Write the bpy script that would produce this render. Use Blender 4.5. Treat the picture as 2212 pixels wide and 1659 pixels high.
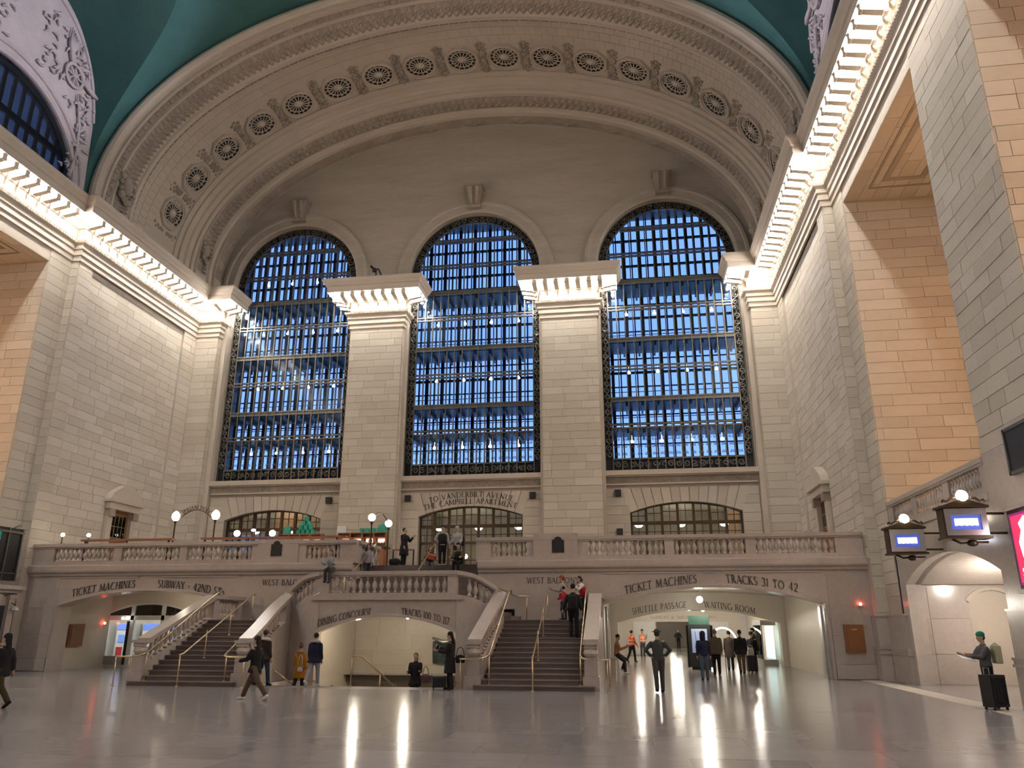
import bpy, math, random
from math import sin, cos, pi, sqrt, atan2, radians
from mathutils import Vector, Matrix
from mathutils.geometry import tessellate_polygon

for _o in list(bpy.data.objects):
    bpy.data.objects.remove(_o)
SC = bpy.context.scene
COL = SC.collection

# ------------------------------------------------------------------ camera
CAM_P = (9.1255, -44.1278, 1.9122)
YAW, PITCH, ROLL, FPX = 0.1500, 0.3055, 0.0013, 1661.49
_fw = Vector((-sin(YAW) * cos(PITCH), cos(YAW) * cos(PITCH), sin(PITCH)))
_rt = Vector((cos(YAW), sin(YAW), 0))
_up = _rt.cross(_fw)
_r2 = _rt * cos(ROLL) + _up * sin(ROLL)
_u2 = -_rt * sin(ROLL) + _up * cos(ROLL)
_cam = bpy.data.cameras.new('camera')
_cam.sensor_width = 36.0
_cam.lens = 36.0 * FPX / 2212
_cam.clip_end = 500
CAM = bpy.data.objects.new('camera', _cam)
COL.objects.link(CAM)
CAM.matrix_world = Matrix(((_r2.x, _u2.x, -_fw.x, CAM_P[0]), (_r2.y, _u2.y, -_fw.y, CAM_P[1]), (_r2.z, _u2.z, -_fw.z, CAM_P[2]), (0, 0, 0, 1)))
SC.camera = CAM
CAMV = Vector(CAM_P)

# ------------------------------------------------------------------ view, world (blue dusk sky)
SC.view_settings.view_transform = 'Standard'
SC.view_settings.look = 'None'
SC.view_settings.exposure = 1.28
SC.view_settings.gamma = 1.0
SC.view_settings.use_curve_mapping = False
SC.cycles.max_bounces = 5
SC.cycles.diffuse_bounces = 3
SC.cycles.glossy_bounces = 2
SC.cycles.transparent_max_bounces = 8
SC.cycles.caustics_reflective = False
SC.cycles.caustics_refractive = False
SC.cycles.sample_clamp_indirect = 6.0
SC.cycles.use_adaptive_sampling = True
SC.cycles.adaptive_threshold = 0.1
W = bpy.data.worlds.new('dusk')
SC.world = W
W.use_nodes = True
_n = W.node_tree.nodes
_l = W.node_tree.links
_bg = _n['Background']
_tc = _n.new('ShaderNodeTexCoord')
_sx = _n.new('ShaderNodeSeparateXYZ')
_cr = _n.new('ShaderNodeValToRGB')
_cr.color_ramp.elements[0].position = 0.0
_cr.color_ramp.elements[0].color = (0.26, 0.43, 0.88, 1)
_cr.color_ramp.elements[1].position = 0.75
_cr.color_ramp.elements[1].color = (0.16, 0.31, 0.78, 1)
_l.new(_tc.outputs['Generated'], _sx.inputs[0])
_l.new(_sx.outputs['Z'], _cr.inputs[0])
_l.new(_cr.outputs[0], _bg.inputs['Color'])
_bg.inputs['Strength'].default_value = 0.72

BULB_POWER = 72.0        # emission strength of a cornice bulb
RECESS_FILL_W = 60.0           # fill floodlights added to brighten the upper recesses
PASSAGE = 0.42            # scale of the lamps in the passages

# ------------------------------------------------------------------ materials
MATS = {}


def _mat(name):
    m = bpy.data.materials.new(name)
    m.use_nodes = True
    MATS[name] = m
    return m, m.node_tree.nodes, m.node_tree.links, m.node_tree.nodes['Principled BSDF']


def plain(name, col, rough=0.5, metal=0.0, spec=0.5, alpha=None):
    m, n, l, b = _mat(name)
    b.inputs['Base Color'].default_value = (*col, 1)
    b.inputs['Roughness'].default_value = rough
    b.inputs['Metallic'].default_value = metal
    b.inputs['Specular IOR Level'].default_value = spec
    # faint mottling so that no surface is perfectly flat
    g = n.new('ShaderNodeNewGeometry')
    t = n.new('ShaderNodeTexNoise')
    t.inputs['Scale'].default_value = 9.0
    mx = n.new('ShaderNodeMixRGB')
    mx.blend_type = 'MULTIPLY'
    mx.inputs['Fac'].default_value = 0.18
    mx.inputs['Color1'].default_value = (*col, 1)
    l.new(g.outputs['Position'], t.inputs['Vector'])
    l.new(t.outputs['Fac'], mx.inputs['Color2'])
    l.new(mx.outputs[0], b.inputs['Base Color'])
    return m


def emit(name, col, s, light=False):
    m, n, l, b = _mat(name)
    b.inputs['Base Color'].default_value = (*col, 1)
    b.inputs['Emission Color'].default_value = (*col, 1)
    b.inputs['Emission Strength'].default_value = s
    if not light:
        m.cycles.emission_sampling = 'NONE'
    return m


def stone(name, c0, c1, rough, spec=0.4, vary=0.5, scale=0.35, stretch=(1, 1, 1), bump=0.0, vein=0.0):
    """Procedural stone: world-space clouding, a shift per block, optional veins and relief."""
    m, n, l, b = _mat(name)
    g = n.new('ShaderNodeNewGeometry')
    mp = n.new('ShaderNodeMapping')
    mp.inputs['Scale'].default_value = stretch
    t = n.new('ShaderNodeTexNoise')
    t.inputs['Scale'].default_value = scale
    t.inputs['Detail'].default_value = 3.0
    t.inputs['Roughness'].default_value = 0.62
    oi = n.new('ShaderNodeObjectInfo')
    add = n.new('ShaderNodeMath')
    add.operation = 'ADD'
    fr = n.new('ShaderNodeMath')
    fr.operation = 'FRACT'
    mixv = n.new('ShaderNodeMix')
    mixv.inputs[0].default_value = vary
    ramp = n.new('ShaderNodeValToRGB')
    ramp.color_ramp.elements[0].position = 0.25
    ramp.color_ramp.elements[0].color = (*c0, 1)
    ramp.color_ramp.elements[1].position = 0.75
    ramp.color_ramp.elements[1].color = (*c1, 1)
    l.new(g.outputs['Position'], mp.inputs[0])
    l.new(mp.outputs[0], t.inputs['Vector'])
    l.new(oi.outputs['Random'], add.inputs[0])
    l.new(g.outputs['Random Per Island'], add.inputs[1])
    l.new(add.outputs[0], fr.inputs[0])
    l.new(t.outputs['Fac'], mixv.inputs[2])
    l.new(fr.outputs[0], mixv.inputs[3])
    l.new(mixv.outputs[0], ramp.inputs[0])
    out = ramp.outputs[0]
    if vein:
        v = n.new('ShaderNodeTexNoise')
        v.inputs['Scale'].default_value = scale * 7
        v.inputs['Detail'].default_value = 4.0
        v.inputs['Distortion'].default_value = 1.4
        l.new(mp.outputs[0], v.inputs['Vector'])
        mu = n.new('ShaderNodeMixRGB')
        mu.blend_type = 'MULTIPLY'
        mu.inputs['Fac'].default_value = vein
        l.new(out, mu.inputs['Color1'])
        l.new(v.outputs['Fac'], mu.inputs['Color2'])
        out = mu.outputs[0]
    l.new(out, b.inputs['Base Color'])
    b.inputs['Roughness'].default_value = rough
    b.inputs['Specular IOR Level'].default_value = spec
    if bump:
        v = n.new('ShaderNodeTexNoise')
        v.inputs['Scale'].default_value = 14
        bp = n.new('ShaderNodeBump')
        bp.inputs['Strength'].default_value = bump
        bp.inputs['Distance'].default_value = 0.02
        l.new(g.outputs['Position'], v.inputs['Vector'])
        l.new(v.outputs['Fac'], bp.inputs['Height'])
        l.new(bp.outputs[0], b.inputs['Normal'])
    return m


def glass(name, tint, refl=0.10, rough=0.0, trans=1.0):
    m, n, l, b = _mat(name)
    n.remove(b)
    tr = n.new('ShaderNodeBsdfTransparent')
    tr.inputs[0].default_value = (*tint, 1)
    gl = n.new('ShaderNodeBsdfGlossy')
    gl.inputs['Roughness'].default_value = rough
    mx = n.new('ShaderNodeMixShader')
    fz = n.new('ShaderNodeFresnel')
    fz.inputs[0].default_value = 1.5
    ad = n.new('ShaderNodeMath')
    ad.operation = 'ADD'
    ad.inputs[1].default_value = refl
    l.new(fz.outputs[0], ad.inputs[0])
    l.new(ad.outputs[0], mx.inputs[0])
    l.new(tr.outputs[0], mx.inputs[1])
    l.new(gl.outputs[0], mx.inputs[2])
    l.new(mx.outputs[0], n['Material Output'].inputs[0])
    return m


stone('ashlar', (0.525, 0.46, 0.37), (0.635, 0.57, 0.475), 0.75, 0.2, 0.42, 0.30, (1, 1, 2.2), 0.0, 0.12)
stone('joint', (0.25, 0.205, 0.165), (0.31, 0.26, 0.215), 0.9, 0.1)
stone('grout', (0.20, 0.18, 0.17), (0.24, 0.22, 0.20), 0.5, 0.3)
stone('limestone', (0.52, 0.45, 0.365), (0.585, 0.51, 0.42), 0.8, 0.2, 0.25, 0.5, (1, 1, 1), 0.1, 0.10)
stone('tympanum', (0.42, 0.37, 0.305), (0.52, 0.455, 0.375), 0.85, 0.15, 0.0, 0.35, (0.35, 1, 2.4), 0.1, 0.25)
stone('carved', (0.33, 0.28, 0.225), (0.50, 0.43, 0.35), 0.85, 0.15, 0.3, 1.2, (1, 1, 1), 0.3, 0.35)
stone('plaster', (0.52, 0.46, 0.47), (0.64, 0.57, 0.58), 0.85, 0.15, 0.1, 0.8, (1, 1, 1), 0.25, 0.2)
stone('marble', (0.47, 0.40, 0.345), (0.57, 0.49, 0.425), 0.20, 0.5, 0.35, 0.5, (1, 1, 1), 0.0, 0.22)
stone('floor_marble', (0.30, 0.275, 0.262), (0.385, 0.355, 0.34), 0.17, 0.55, 0.45, 0.35, (0.45, 1, 1), 0.0, 0.22)
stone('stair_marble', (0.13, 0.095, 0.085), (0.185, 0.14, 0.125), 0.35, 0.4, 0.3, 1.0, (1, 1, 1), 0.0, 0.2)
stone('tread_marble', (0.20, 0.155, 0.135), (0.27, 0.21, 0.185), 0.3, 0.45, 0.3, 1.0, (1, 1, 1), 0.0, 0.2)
stone('passage_stone', (0.62, 0.55, 0.45), (0.72, 0.65, 0.55), 0.35, 0.4, 0.35, 0.5, (1, 1, 1), 0.0, 0.12)
stone('teal', (0.050, 0.135, 0.130), (0.062, 0.17, 0.165), 0.7, 0.2, 0.0, 0.6, (1, 1, 1), 0.1, 0.15)
plain('iron', (0.15, 0.14, 0.12), 0.4, 0.6)
plain('iron_dark', (0.02, 0.022, 0.026), 0.5, 0.4)
plain('bronze', (0.085, 0.055, 0.030), 0.4, 0.7)
plain('brass', (0.74, 0.60, 0.38), 0.28, 1.0)
plain('black', (0.012, 0.012, 0.013), 0.45)
plain('void', (0.03, 0.026, 0.024), 0.8)
plain('letter', (0.055, 0.045, 0.038), 0.7)
plain('wood', (0.27, 0.105, 0.035), 0.4)
plain('bar_wood', (0.30, 0.12, 0.05), 0.4)
plain('white_paint', (0.78, 0.77, 0.73), 0.4)
plain('cream', (0.72, 0.66, 0.50), 0.6)
plain('steel', (0.55, 0.55, 0.54), 0.3, 0.9)
plain('green_box', (0.02, 0.36, 0.25), 0.5)
plain('walkway', (0.05, 0.13, 0.15), 0.35)
plain('green_plaque', (0.20, 0.25, 0.12), 0.4, 0.5)
plain('header_green', (0.015, 0.07, 0.045), 0.5)
plain('tarp', (0.028, 0.055, 0.042), 0.5)
glass('pane', (0.86, 0.92, 1.0), -0.034, 0.13)
glass('low_pane', (0.88, 0.86, 0.8), 0.16)
glass('door_pane', (0.92, 0.95, 0.95), 0.03)
glass('dark_pane', (0.10, 0.085, 0.08), 0.05)
emit('bulb', (1.0, 0.975, 0.94), BULB_POWER, True)
emit('globe', (1.0, 0.88, 0.70), 9.0, True)
emit('small_globe', (1.0, 0.95, 0.86), 5.0)
emit('bell_lamp', (1.0, 0.93, 0.80), 1.6)
emit('red_lamp', (1.0, 0.10, 0.06), 6.0)
emit('blue_lamp', (0.25, 0.25, 1.0), 14.0)
emit('shelf_glow', (1.0, 0.62, 0.42), 1.2)
emit('screen_white', (0.93, 0.95, 1.0), 4.0)
emit('screen_blue', (0.06, 0.09, 0.40), 0.35)
emit('screen_pink', (0.85, 0.02, 0.10), 0.36)
emit('screen_plum', (0.25, 0.0, 0.14), 0.3)
emit('screen_green', (0.0, 0.22, 0.12), 0.22)
emit('screen_grey', (0.25, 0.29, 0.38), 0.10)
emit('blue_panel', (0.12, 0.20, 0.55), 0.4)
emit('show_case', (0.66, 0.88, 0.86), 0.5, True)

# ------------------------------------------------------------------ mesh helpers


class MB:
    """Collects geometry for one mesh."""

    def __init__(self):
        self.v, self.f, self.mi, self.cur = [], [], [], 0

    def add(self, vs, fs):
        k = len(self.v)
        self.v.extend([tuple(p) for p in vs])
        for f in fs:
            self.f.append(tuple(i + k for i in f))
            self.mi.append(self.cur)
        return self

    def box(self, x0, x1, y0, y1, z0, z1):
        return self.add([(x0, y0, z0), (x1, y0, z0), (x1, y1, z0), (x0, y1, z0), (x0, y0, z1), (x1, y0, z1), (x1, y1, z1), (x0, y1, z1)],
                        [(0, 3, 2, 1), (4, 5, 6, 7), (0, 1, 5, 4), (1, 2, 6, 5), (2, 3, 7, 6), (3, 0, 4, 7)])

    def frustum(self, c, s0, s1, z0, z1):
        (x, y), (a, b), (p, q) = c, s0, s1
        return self.add([(x - a, y - b, z0), (x + a, y - b, z0), (x + a, y + b, z0), (x - a, y + b, z0), (x - p, y - q, z1), (x + p, y - q, z1), (x + p, y + q, z1), (x - p, y + q, z1)],
                        [(0, 3, 2, 1), (4, 5, 6, 7), (0, 1, 5, 4), (1, 2, 6, 5), (2, 3, 7, 6), (3, 0, 4, 7)])

    def tube(self, pts, r, n=8, cap=True, sq=1.0):
        """Tapered tube through pts; r a number or a list; sq squashes the second axis."""
        pts = [Vector(p) for p in pts]
        rs = r if isinstance(r, (list, tuple)) else [r] * len(pts)
        vs, fs = [], []
        nrm = None
        for i, p in enumerate(pts):
            t = (pts[min(i + 1, len(pts) - 1)] - pts[max(i - 1, 0)])
            t = t.normalized() if t.length > 1e-9 else Vector((0, 0, 1))
            if nrm is None:
                nrm = Vector((1, 0, 0)) if abs(t.x) < 0.8 else Vector((0, 1, 0))
            nrm = (nrm - t * nrm.dot(t)).normalized()
            b = t.cross(nrm)
            for k in range(n):
                a = 2 * pi * k / n
                vs.append(p + nrm * cos(a) * rs[i] + b * sin(a) * rs[i] * sq)
        for i in range(len(pts) - 1):
            for k in range(n):
                k2 = (k + 1) % n
                fs.append((i * n + k, i * n + k2, (i + 1) * n + k2, (i + 1) * n + k))
        if cap:
            fs.append(tuple(range(n - 1, -1, -1)))
            m = (len(pts) - 1) * n
            fs.append(tuple(range(m, m + n)))
        return self.add(vs, fs)

    def lathe(self, prof, n=16, c=(0, 0, 0), sq=1.0):
        vs, fs = [], []
        for r, z in prof:
            for k in range(n):
                a = 2 * pi * k / n
                vs.append((c[0] + r * cos(a), c[1] + r * sin(a) * sq, c[2] + z))
        for i in range(len(prof) - 1):
            for k in range(n):
                k2 = (k + 1) % n
                fs.append((i * n + k, i * n + k2, (i + 1) * n + k2, (i + 1) * n + k))
        fs.append(tuple(range(n - 1, -1, -1)))
        m = (len(prof) - 1) * n
        fs.append(tuple(range(m, m + n)))
        return self.add(vs, fs)

    def ball(self, c, r, n=12, m=8, sx=1, sy=1, sz=1):
        pr = [(r * max(sin(pi * i / m), 0.02), -r * cos(pi * i / m)) for i in range(m + 1)]
        vs, fs = [], []
        for q, z in pr:
            for k in range(n):
                a = 2 * pi * k / n
                vs.append((c[0] + q * cos(a) * sx, c[1] + q * sin(a) * sy, c[2] + z * sz))
        for i in range(m):
            for k in range(n):
                k2 = (k + 1) % n
                fs.append((i * n + k, i * n + k2, (i + 1) * n + k2, (i + 1) * n + k))
        fs.append(tuple(range(n - 1, -1, -1)))
        fs.append(tuple(range(m * n, m * n + n)))
        return self.add(vs, fs)

    def sweep(self, prof, path, frame, closed=False):
        """prof: list of (a, b); frame(p) -> (origin, A, B): the profile placed at each path station."""
        vs, fs = [], []
        k = len(prof)
        for p in path:
            o, A, B = frame(p)
            o, A, B = Vector(o), Vector(A), Vector(B)
            for a, b in prof:
                vs.append(o + A * a + B * b)
        for i in range(len(path) - 1):
            for j in range(k if closed else k - 1):
                j2 = (j + 1) % k
                fs.append((i * k + j, i * k + j2, (i + 1) * k + j2, (i + 1) * k + j))
        if closed:
            fs.append(tuple(range(k - 1, -1, -1)))
            m = (len(path) - 1) * k
            fs.append(tuple(range(m, m + k)))
        return self.add(vs, fs)

    def plate(self, outer, holes, d, T=None):
        """Flat plate with holes; outline in (u, v), thickness d along -w..0, T maps (u, v, w) to a point."""
        T = T or (lambda u, v, w: (u, w, v))
        rings = [outer] + list(holes)
        flat = [p for r in rings for p in r]
        tris = tessellate_polygon([[Vector((p[0], p[1], 0)) for p in r] for r in rings])
        n = len(flat)
        vs = [T(p[0], p[1], 0) for p in flat] + [T(p[0], p[1], d) for p in flat]
        fs = []
        for t in tris:
            fs.append(tuple(t))
            fs.append(tuple(i + n for i in reversed(t)))
        k = 0
        for r in rings:
            m = len(r)
            for i in range(m):
                j = (i + 1) % m
                fs.append((k + i, k + j, k + j + n, k + i + n))
            k += m
        return self.add(vs, fs)

    def mesh(self, name, mats, smooth=False):
        me = bpy.data.meshes.new(name)
        me.from_pydata(self.v, [], self.f)
        for m in (mats if isinstance(mats, (list, tuple)) else [mats]):
            me.materials.append(MATS[m] if isinstance(m, str) else m)
        if self.cur or any(self.mi):
            me.polygons.foreach_set('material_index', self.mi)
        if smooth:
            me.polygons.foreach_set('use_smooth', [True] * len(me.polygons))
        me.update()
        return me


def put(name, me, parent=None, loc=None, rot=None, scale=None, **kw):
    o = bpy.data.objects.new(name, me)
    COL.objects.link(o)
    if parent:
        o.parent = parent
    if loc:
        o.location = loc
    if rot:
        o.rotation_euler = rot
    if scale:
        o.scale = scale
    for k, v in kw.items():
        if v is not None:
            o[k] = v
    return o


def obj(name, mb, mats, parent=None, smooth=False, **kw):
    return put(name, mb.mesh(name, mats, smooth), parent, **kw)


def thing(name, label, category, loc=(0, 0, 0), rz=0.0, group=None, kind=None):
    o = put(name, None, None, loc, (0, 0, rz), label=label, category=category, group=group, kind=kind)
    o.empty_display_size = 0.2
    return o


def struct(name, mb, mats, label=None, smooth=False):
    return obj(name, mb, mats, None, smooth, kind='structure', label=label)


def dup(root, loc, rz=0.0, label=None, group=None):
    r = root.copy()
    COL.objects.link(r)
    r.location = loc
    r.rotation_euler = (0, 0, rz)
    if label:
        r['label'] = label
    if group:
        r['group'] = group
    for ch in list(root.children):
        c = ch.copy()
        COL.objects.link(c)
        c.parent = r
        for g in list(ch.children):
            d = g.copy()
            COL.objects.link(d)
            d.parent = c
    return r


def lamp(name, kind, loc, power, col=(1, 1, 1), size=0.1, parent=None, rot=None, spot=None):
    L = bpy.data.lights.new(name, kind)
    L.energy = power
    L.color = col
    if kind == 'AREA':
        L.size = size
    else:
        L.shadow_soft_size = size
    if spot:
        L.spot_size = spot
        L.spot_blend = 0.6
    return put(name, L, parent, loc, rot)


# unit block: front face and four sides, 0..1
_ub = MB()
_ub.add([(0, 0, 0), (1, 0, 0), (1, 1, 0), (0, 1, 0), (0.0, 0.0, 1), (1, 0, 1), (1, 1, 1), (0, 1, 1)],
        [(4, 5, 6, 7), (0, 1, 5, 4), (1, 2, 6, 5), (2, 3, 7, 6), (3, 0, 4, 7)])
BLOCKS = {}


def block_mesh(mat):
    if mat not in BLOCKS:
        BLOCKS[mat] = _ub.mesh('block_' + mat, mat)
    return BLOCKS[mat]


def ashlar(parent, O, U, V, w, h, course=0.45, bw=1.25, mat='ashlar', gap=0.016, depth=0.035, seed=1, holes=(), name='stone', limit=290, edge_full=False):
    """Courses of stone blocks on a rectangle O + U*u + V*v; each block an own object up to the limit."""
    rnd = random.Random(seed)
    O, U, V = Vector(O), Vector(U).normalized(), Vector(V).normalized()
    N = U.cross(V)
    out = []
    nc = max(1, round(h / course))
    ch = h / nc
    for i in range(nc):
        v0, v1 = i * ch, (i + 1) * ch
        u = -rnd.random() * bw if w > bw * 1.3 else 0.0
        while u < w - 0.05:
            b = bw * rnd.uniform(0.7, 1.4)
            a0, a1 = max(u, 0), min(u + b, w)
            if w - a1 < 0.3:
                a1 = w
            segs = [(a0, a1)] if a1 - a0 > 0.08 else []
            for (hu0, hu1, hv0, hv1) in holes:
                if v1 > hv0 + 0.02 and v0 < hv1 - 0.02:
                    ns = []
                    for s0, s1 in segs:
                        if s1 <= hu0 or s0 >= hu1:
                            ns.append((s0, s1))
                        else:
                            if hu0 - s0 > 0.08:
                                ns.append((s0, hu0))
                            if s1 - hu1 > 0.08:
                                ns.append((hu1, s1))
                    segs = ns
            out += [(s0 + gap / 2, v0 + gap / 2, s1 - s0 - gap, ch - gap) for s0, s1 in segs]
            if a1 >= w:
                break
            u += b
    def share(q):
        c = O + U * (q[0] + q[2] / 2) + V * (q[1] + q[3] / 2)
        d = c - CAMV
        return q[2] * q[3] * abs(d.normalized().dot(N)) / d.length_squared
    out.sort(key=share, reverse=True)
    me = block_mesh(mat)
    for q in out[:limit]:
        o = put(name, me, parent)
        p = O + U * q[0] + V * q[1]
        dd = depth * rnd.uniform(0.8, 1.15)
        o.matrix_basis = Matrix(((U.x * q[2], V.x * q[3], N.x * dd, p.x), (U.y * q[2], V.y * q[3], N.y * dd, p.y), (U.z * q[2], V.z * q[3], N.z * dd, p.z), (0, 0, 0, 1)))
    rest = out[limit:]
    if rest:
        mb = MB()
        for q in rest:
            p = O + U * q[0] + V * q[1]
            a, b, c = U * q[2], V * q[3], N * depth
            mb.add([p, p + a, p + a + b, p + b, p + c, p + a + c, p + a + b + c, p + b + c], _ub.f)
        obj('small_stones', mb, mat, parent, kind='stuff')
    return len(out)


def arc_pts(cx, zs, half, rise, n=24):
    """Points of a segmental arch from left springing to right springing."""
    R = (half * half + rise * rise) / (2 * rise)
    cz = zs + rise - R
    a = math.asin(min(1.0, half / R))
    return [(cx + R * sin(-a + 2 * a * i / n), cz + R * cos(-a + 2 * a * i / n)) for i in range(n + 1)]


def catmull(P, n=8):
    P = [Vector(p) for p in P]
    out = []
    for i in range(len(P) - 1):
        p0, p1, p2, p3 = P[max(i - 1, 0)], P[i], P[i + 1], P[min(i + 2, len(P) - 1)]
        for k in range(n):
            t = k / n
            out.append(0.5 * ((2 * p1) + (p2 - p0) * t + (2 * p0 - 5 * p1 + 4 * p2 - p3) * t * t + (3 * p1 - p0 - 3 * p2 + p3) * t ** 3))
    out.append(P[-1])
    return out
# =================================================================== SETTING
XB, XN = 18.3, 18.75           # face of the west bay walls / of the nearer piers
YB = -11.4                     # balcony front
YE = -72.0                     # far end of the hall behind the camera
ZBF = 4.55                     # balcony floor
ZS = 19.2                      # top of the recesses

# ---- floor ---------------------------------------------------------------
mb = MB()
HOLE = (-3.75, 3.7, -17.6, -11.0)
mb.plate([(-XN - 5, YE), (XN + 5, YE), (XN + 5, 1.5), (-XN - 5, 1.5)],
         [[(HOLE[0], HOLE[2]), (HOLE[0], HOLE[3]), (HOLE[1], HOLE[3]), (HOLE[1], HOLE[2])]], -0.3, lambda u, v, w: (u, v, w - 0.006))
floor = struct('floor', mb, 'grout', 'polished pale marble concourse floor')
ashlar(floor, (-18.6, -42, -0.006), (1, 0, 0), (0, 1, 0), 36.1, 30.6, 1.22, 1.22, 'floor_marble', 0.005, 0.006, 5, name='tile', limit=290,
       holes=[(HOLE[0] + 18.6, HOLE[1] + 18.6, HOLE[2] + 42, HOLE[3] + 42)])
mb = MB()
mb.box(-18.6, 17.5, YE, -42, -0.006, 0.0)
mb.box(-18.75, 18.75, -11.4, 1.5, -0.006, 0.0)
mb.box(18.2, 23, YE, -13.3, -0.006, 0.0)
obj('plain_paving', mb, 'floor_marble', floor)
mb = MB()
mb.box(17.5, 18.2, YE, YB, -0.006, 0.002)
obj('floor_border', mb, 'limestone', floor)

# ---- west wall -----------------------------------------------------------
WC = (-12.12, 0.0, 12.12)      # window centres
HW, ZW0, ZSP = 4.22, 10.45, 23.66
LC = (-12.2, 0.0, 12.3)        # low windows
LH, LZ, LR = 3.08, 8.06, 0.57


def big_ring(cx, off=0.0, n=40):
    r = HW + off
    return [(cx - r, ZW0 - off)] + [(cx - r * cos(pi * i / n), ZSP + r * sin(pi * i / n)) for i in range(n + 1)] + [(cx + r, ZW0 - off)]


def low_ring(cx, off=0.0, z0=ZBF):
    return [(cx - LH - off, z0)] + arc_pts(cx, LZ, LH + off, LR + off * 0.6) + [(cx + LH + off, z0)]


mb = MB()
mb.plate([(-18.9, 4.2), (18.9, 4.2), (18.9, 37.0), (-18.9, 37.0)],
         [big_ring(c) for c in WC] + [low_ring(c) for c in LC], 0.9)
wall_w = struct('wall_west', mb, 'tympanum', 'west end wall with three great arched windows')
# archivolts and consoles over the great windows
for c in WC:
    mb = MB()
    n = 40
    prof = [(0.0, 0.0), (0.0, 0.10), (0.10, 0.16), (0.55, 0.16), (0.62, 0.22), (0.80, 0.22), (0.86, 0.08), (0.92, 0.0)]
    mb.sweep(prof, [pi * i / n for i in range(n + 1)],
             lambda a: ((c - HW * cos(a), 0, ZSP + HW * sin(a)), (-cos(a), 0, sin(a)), (0, -1, 0)))
    obj('archivolt', mb, 'tympanum', wall_w)
    mb = MB()
    z = ZSP + HW + 0.35
    mb.add([(c - .34, 0, z), (c + .34, 0, z), (c + .52, 0, z + 1.25), (c - .52, 0, z + 1.25), (c - .34, -.45, z), (c + .34, -.45, z), (c + .52, -.75, z + 1.25), (c - .52, -.75, z + 1.25)],
           [(0, 1, 5, 4), (4, 5, 6, 7), (1, 2, 6, 5), (3, 0, 4, 7), (2, 3, 7, 6)])
    mb.box(c - .62, c + .62, -.85, 0, z + 1.25, z + 1.42)
    mb.box(c - .42, c + .42, -.52, 0, z - .16, z + .02)
    for q in (-.22, .22):
        mb.tube([(c + q * .8, -.5, z + .1), (c + q, -.68, z + .7), (c + q * 1.1, -.80, z + 1.2)], [.08, .12, .16], 8)
    obj('console', mb, 'carved', wall_w)
# sills and carved bands under the windows
for k, c in enumerate(WC):
    mb = MB()
    mb.box(c - HW - .1, c + HW + .1, -.28, .3, ZW0 - .28, ZW0)
    mb.box(c - HW, c + HW, -.16, 0, 9.62, 9.70)
    mb.box(c - HW, c + HW, -.16, 0, 10.10, 10.17)
    obj('sill', mb, 'limestone', wall_w)
    mb = MB()
    nx = 26
    for i in range(nx):
        x = c - HW + (i + .5) * 2 * HW / nx
        pts = [(x + .15 * (1 - t * .9) * cos(5.5 * t + (pi if i % 2 else 0)), -.03, 9.9 + .15 * (1 - t * .9) * sin(5.5 * t + (pi if i % 2 else 0))) for t in [j / 7 for j in range(8)]]
        mb.tube(pts, .030, 5)
    mb.box(c - HW, c + HW, -.025, 0, 9.70, 10.10)
    obj('wave_scroll_band', mb, 'carved', wall_w, kind='stuff')
    # ashlar beside the low windows, voussoirs over them
    lc = LC[k]
    for x0, x1 in ((c - HW, lc - LH), (lc + LH, c + HW)):
        ashlar(wall_w, (x0, 0, 4.45), (1, 0, 0), (0, 0, 1), x1 - x0, 5.0, 0.5, 1.2, 'ashlar', 0.02, 0.03, 11 + k)
    R = (LH * LH + LR * LR) / (2 * LR)
    cz = LZ + LR - R
    am = math.asin(LH / R)
    nv = 13
    for i in range(nv):
        a0, a1 = -am + 2 * am * i / nv + .003, -am + 2 * am * (i + 1) / nv - .003
        mb = MB()
        def top(a):
            t = (9.45 - cz) / cos(a)
            return (lc + t * sin(a), cz + t * cos(a))
        p = [(lc + R * sin(a0), cz + R * cos(a0)), (lc + R * sin(a1), cz + R * cos(a1)), top(a1), top(a0)]
        mb.plate(p, [], -0.035)
        obj('voussoir', mb, 'ashlar', wall_w)


# piers between the windows and pilasters in the corners
def stone_pier(name, x0, x1, y, z0, z1, label, seed, sides=True):
    mb = MB()
    mb.box(x0, x1, y, 0.0, z0, z1)
    p = struct(name, mb, 'joint', label)
    ashlar(p, (x0, y, z0), (1, 0, 0), (0, 0, 1), x1 - x0, z1 - z0, 0.45, 1.25, 'ashlar', 0.015, 0.03, seed)
    if sides:
        ashlar(p, (x0, 0, z0), (0, -1, 0), (0, 0, 1), -y, z1 - z0, 0.45, 0.8, 'ashlar', 0.02, 0.02, seed + 1)
        ashlar(p, (x1, y, z0), (0, 1, 0), (0, 0, 1), -y, z1 - z0, 0.45, 0.8, 'ashlar', 0.02, 0.02, seed + 2)
    return p


for k, cx in enumerate((-6.06, 6.06)):
    p = stone_pier('wall_pier', cx - 1.68, cx + 1.68, -0.7, ZBF, 20.0, 'cream stone pier between the %s great windows' % ('south and middle' if k == 0 else 'middle and north'), 20 + 5 * k)
    mb = MB()
    for s in (-1, 1):           # stepped backing strips beside the pier
        x = cx + s * 1.77
        mb.box(x - .11, x + .11, -.30, 0, ZBF, 23.3)
    obj('pier_backing', mb, 'limestone', p)
for s in (-1, 1):
    x0, x1 = (16.75, 18.29) if s > 0 else (-18.29, -16.75)
    p = stone_pier('wall_pilaster', x0, x1, -0.7, ZBF, 20.0, 'corner pilaster at the %s end of the window wall' % ('north' if s > 0 else 'south'), 40 + s)
    mb = MB()
    x = s * 16.58
    mb.box(x - .17, x + .17, -.30, 0, ZBF, 23.3)
    obj('pilaster_backing', mb, 'limestone', p)

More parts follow.
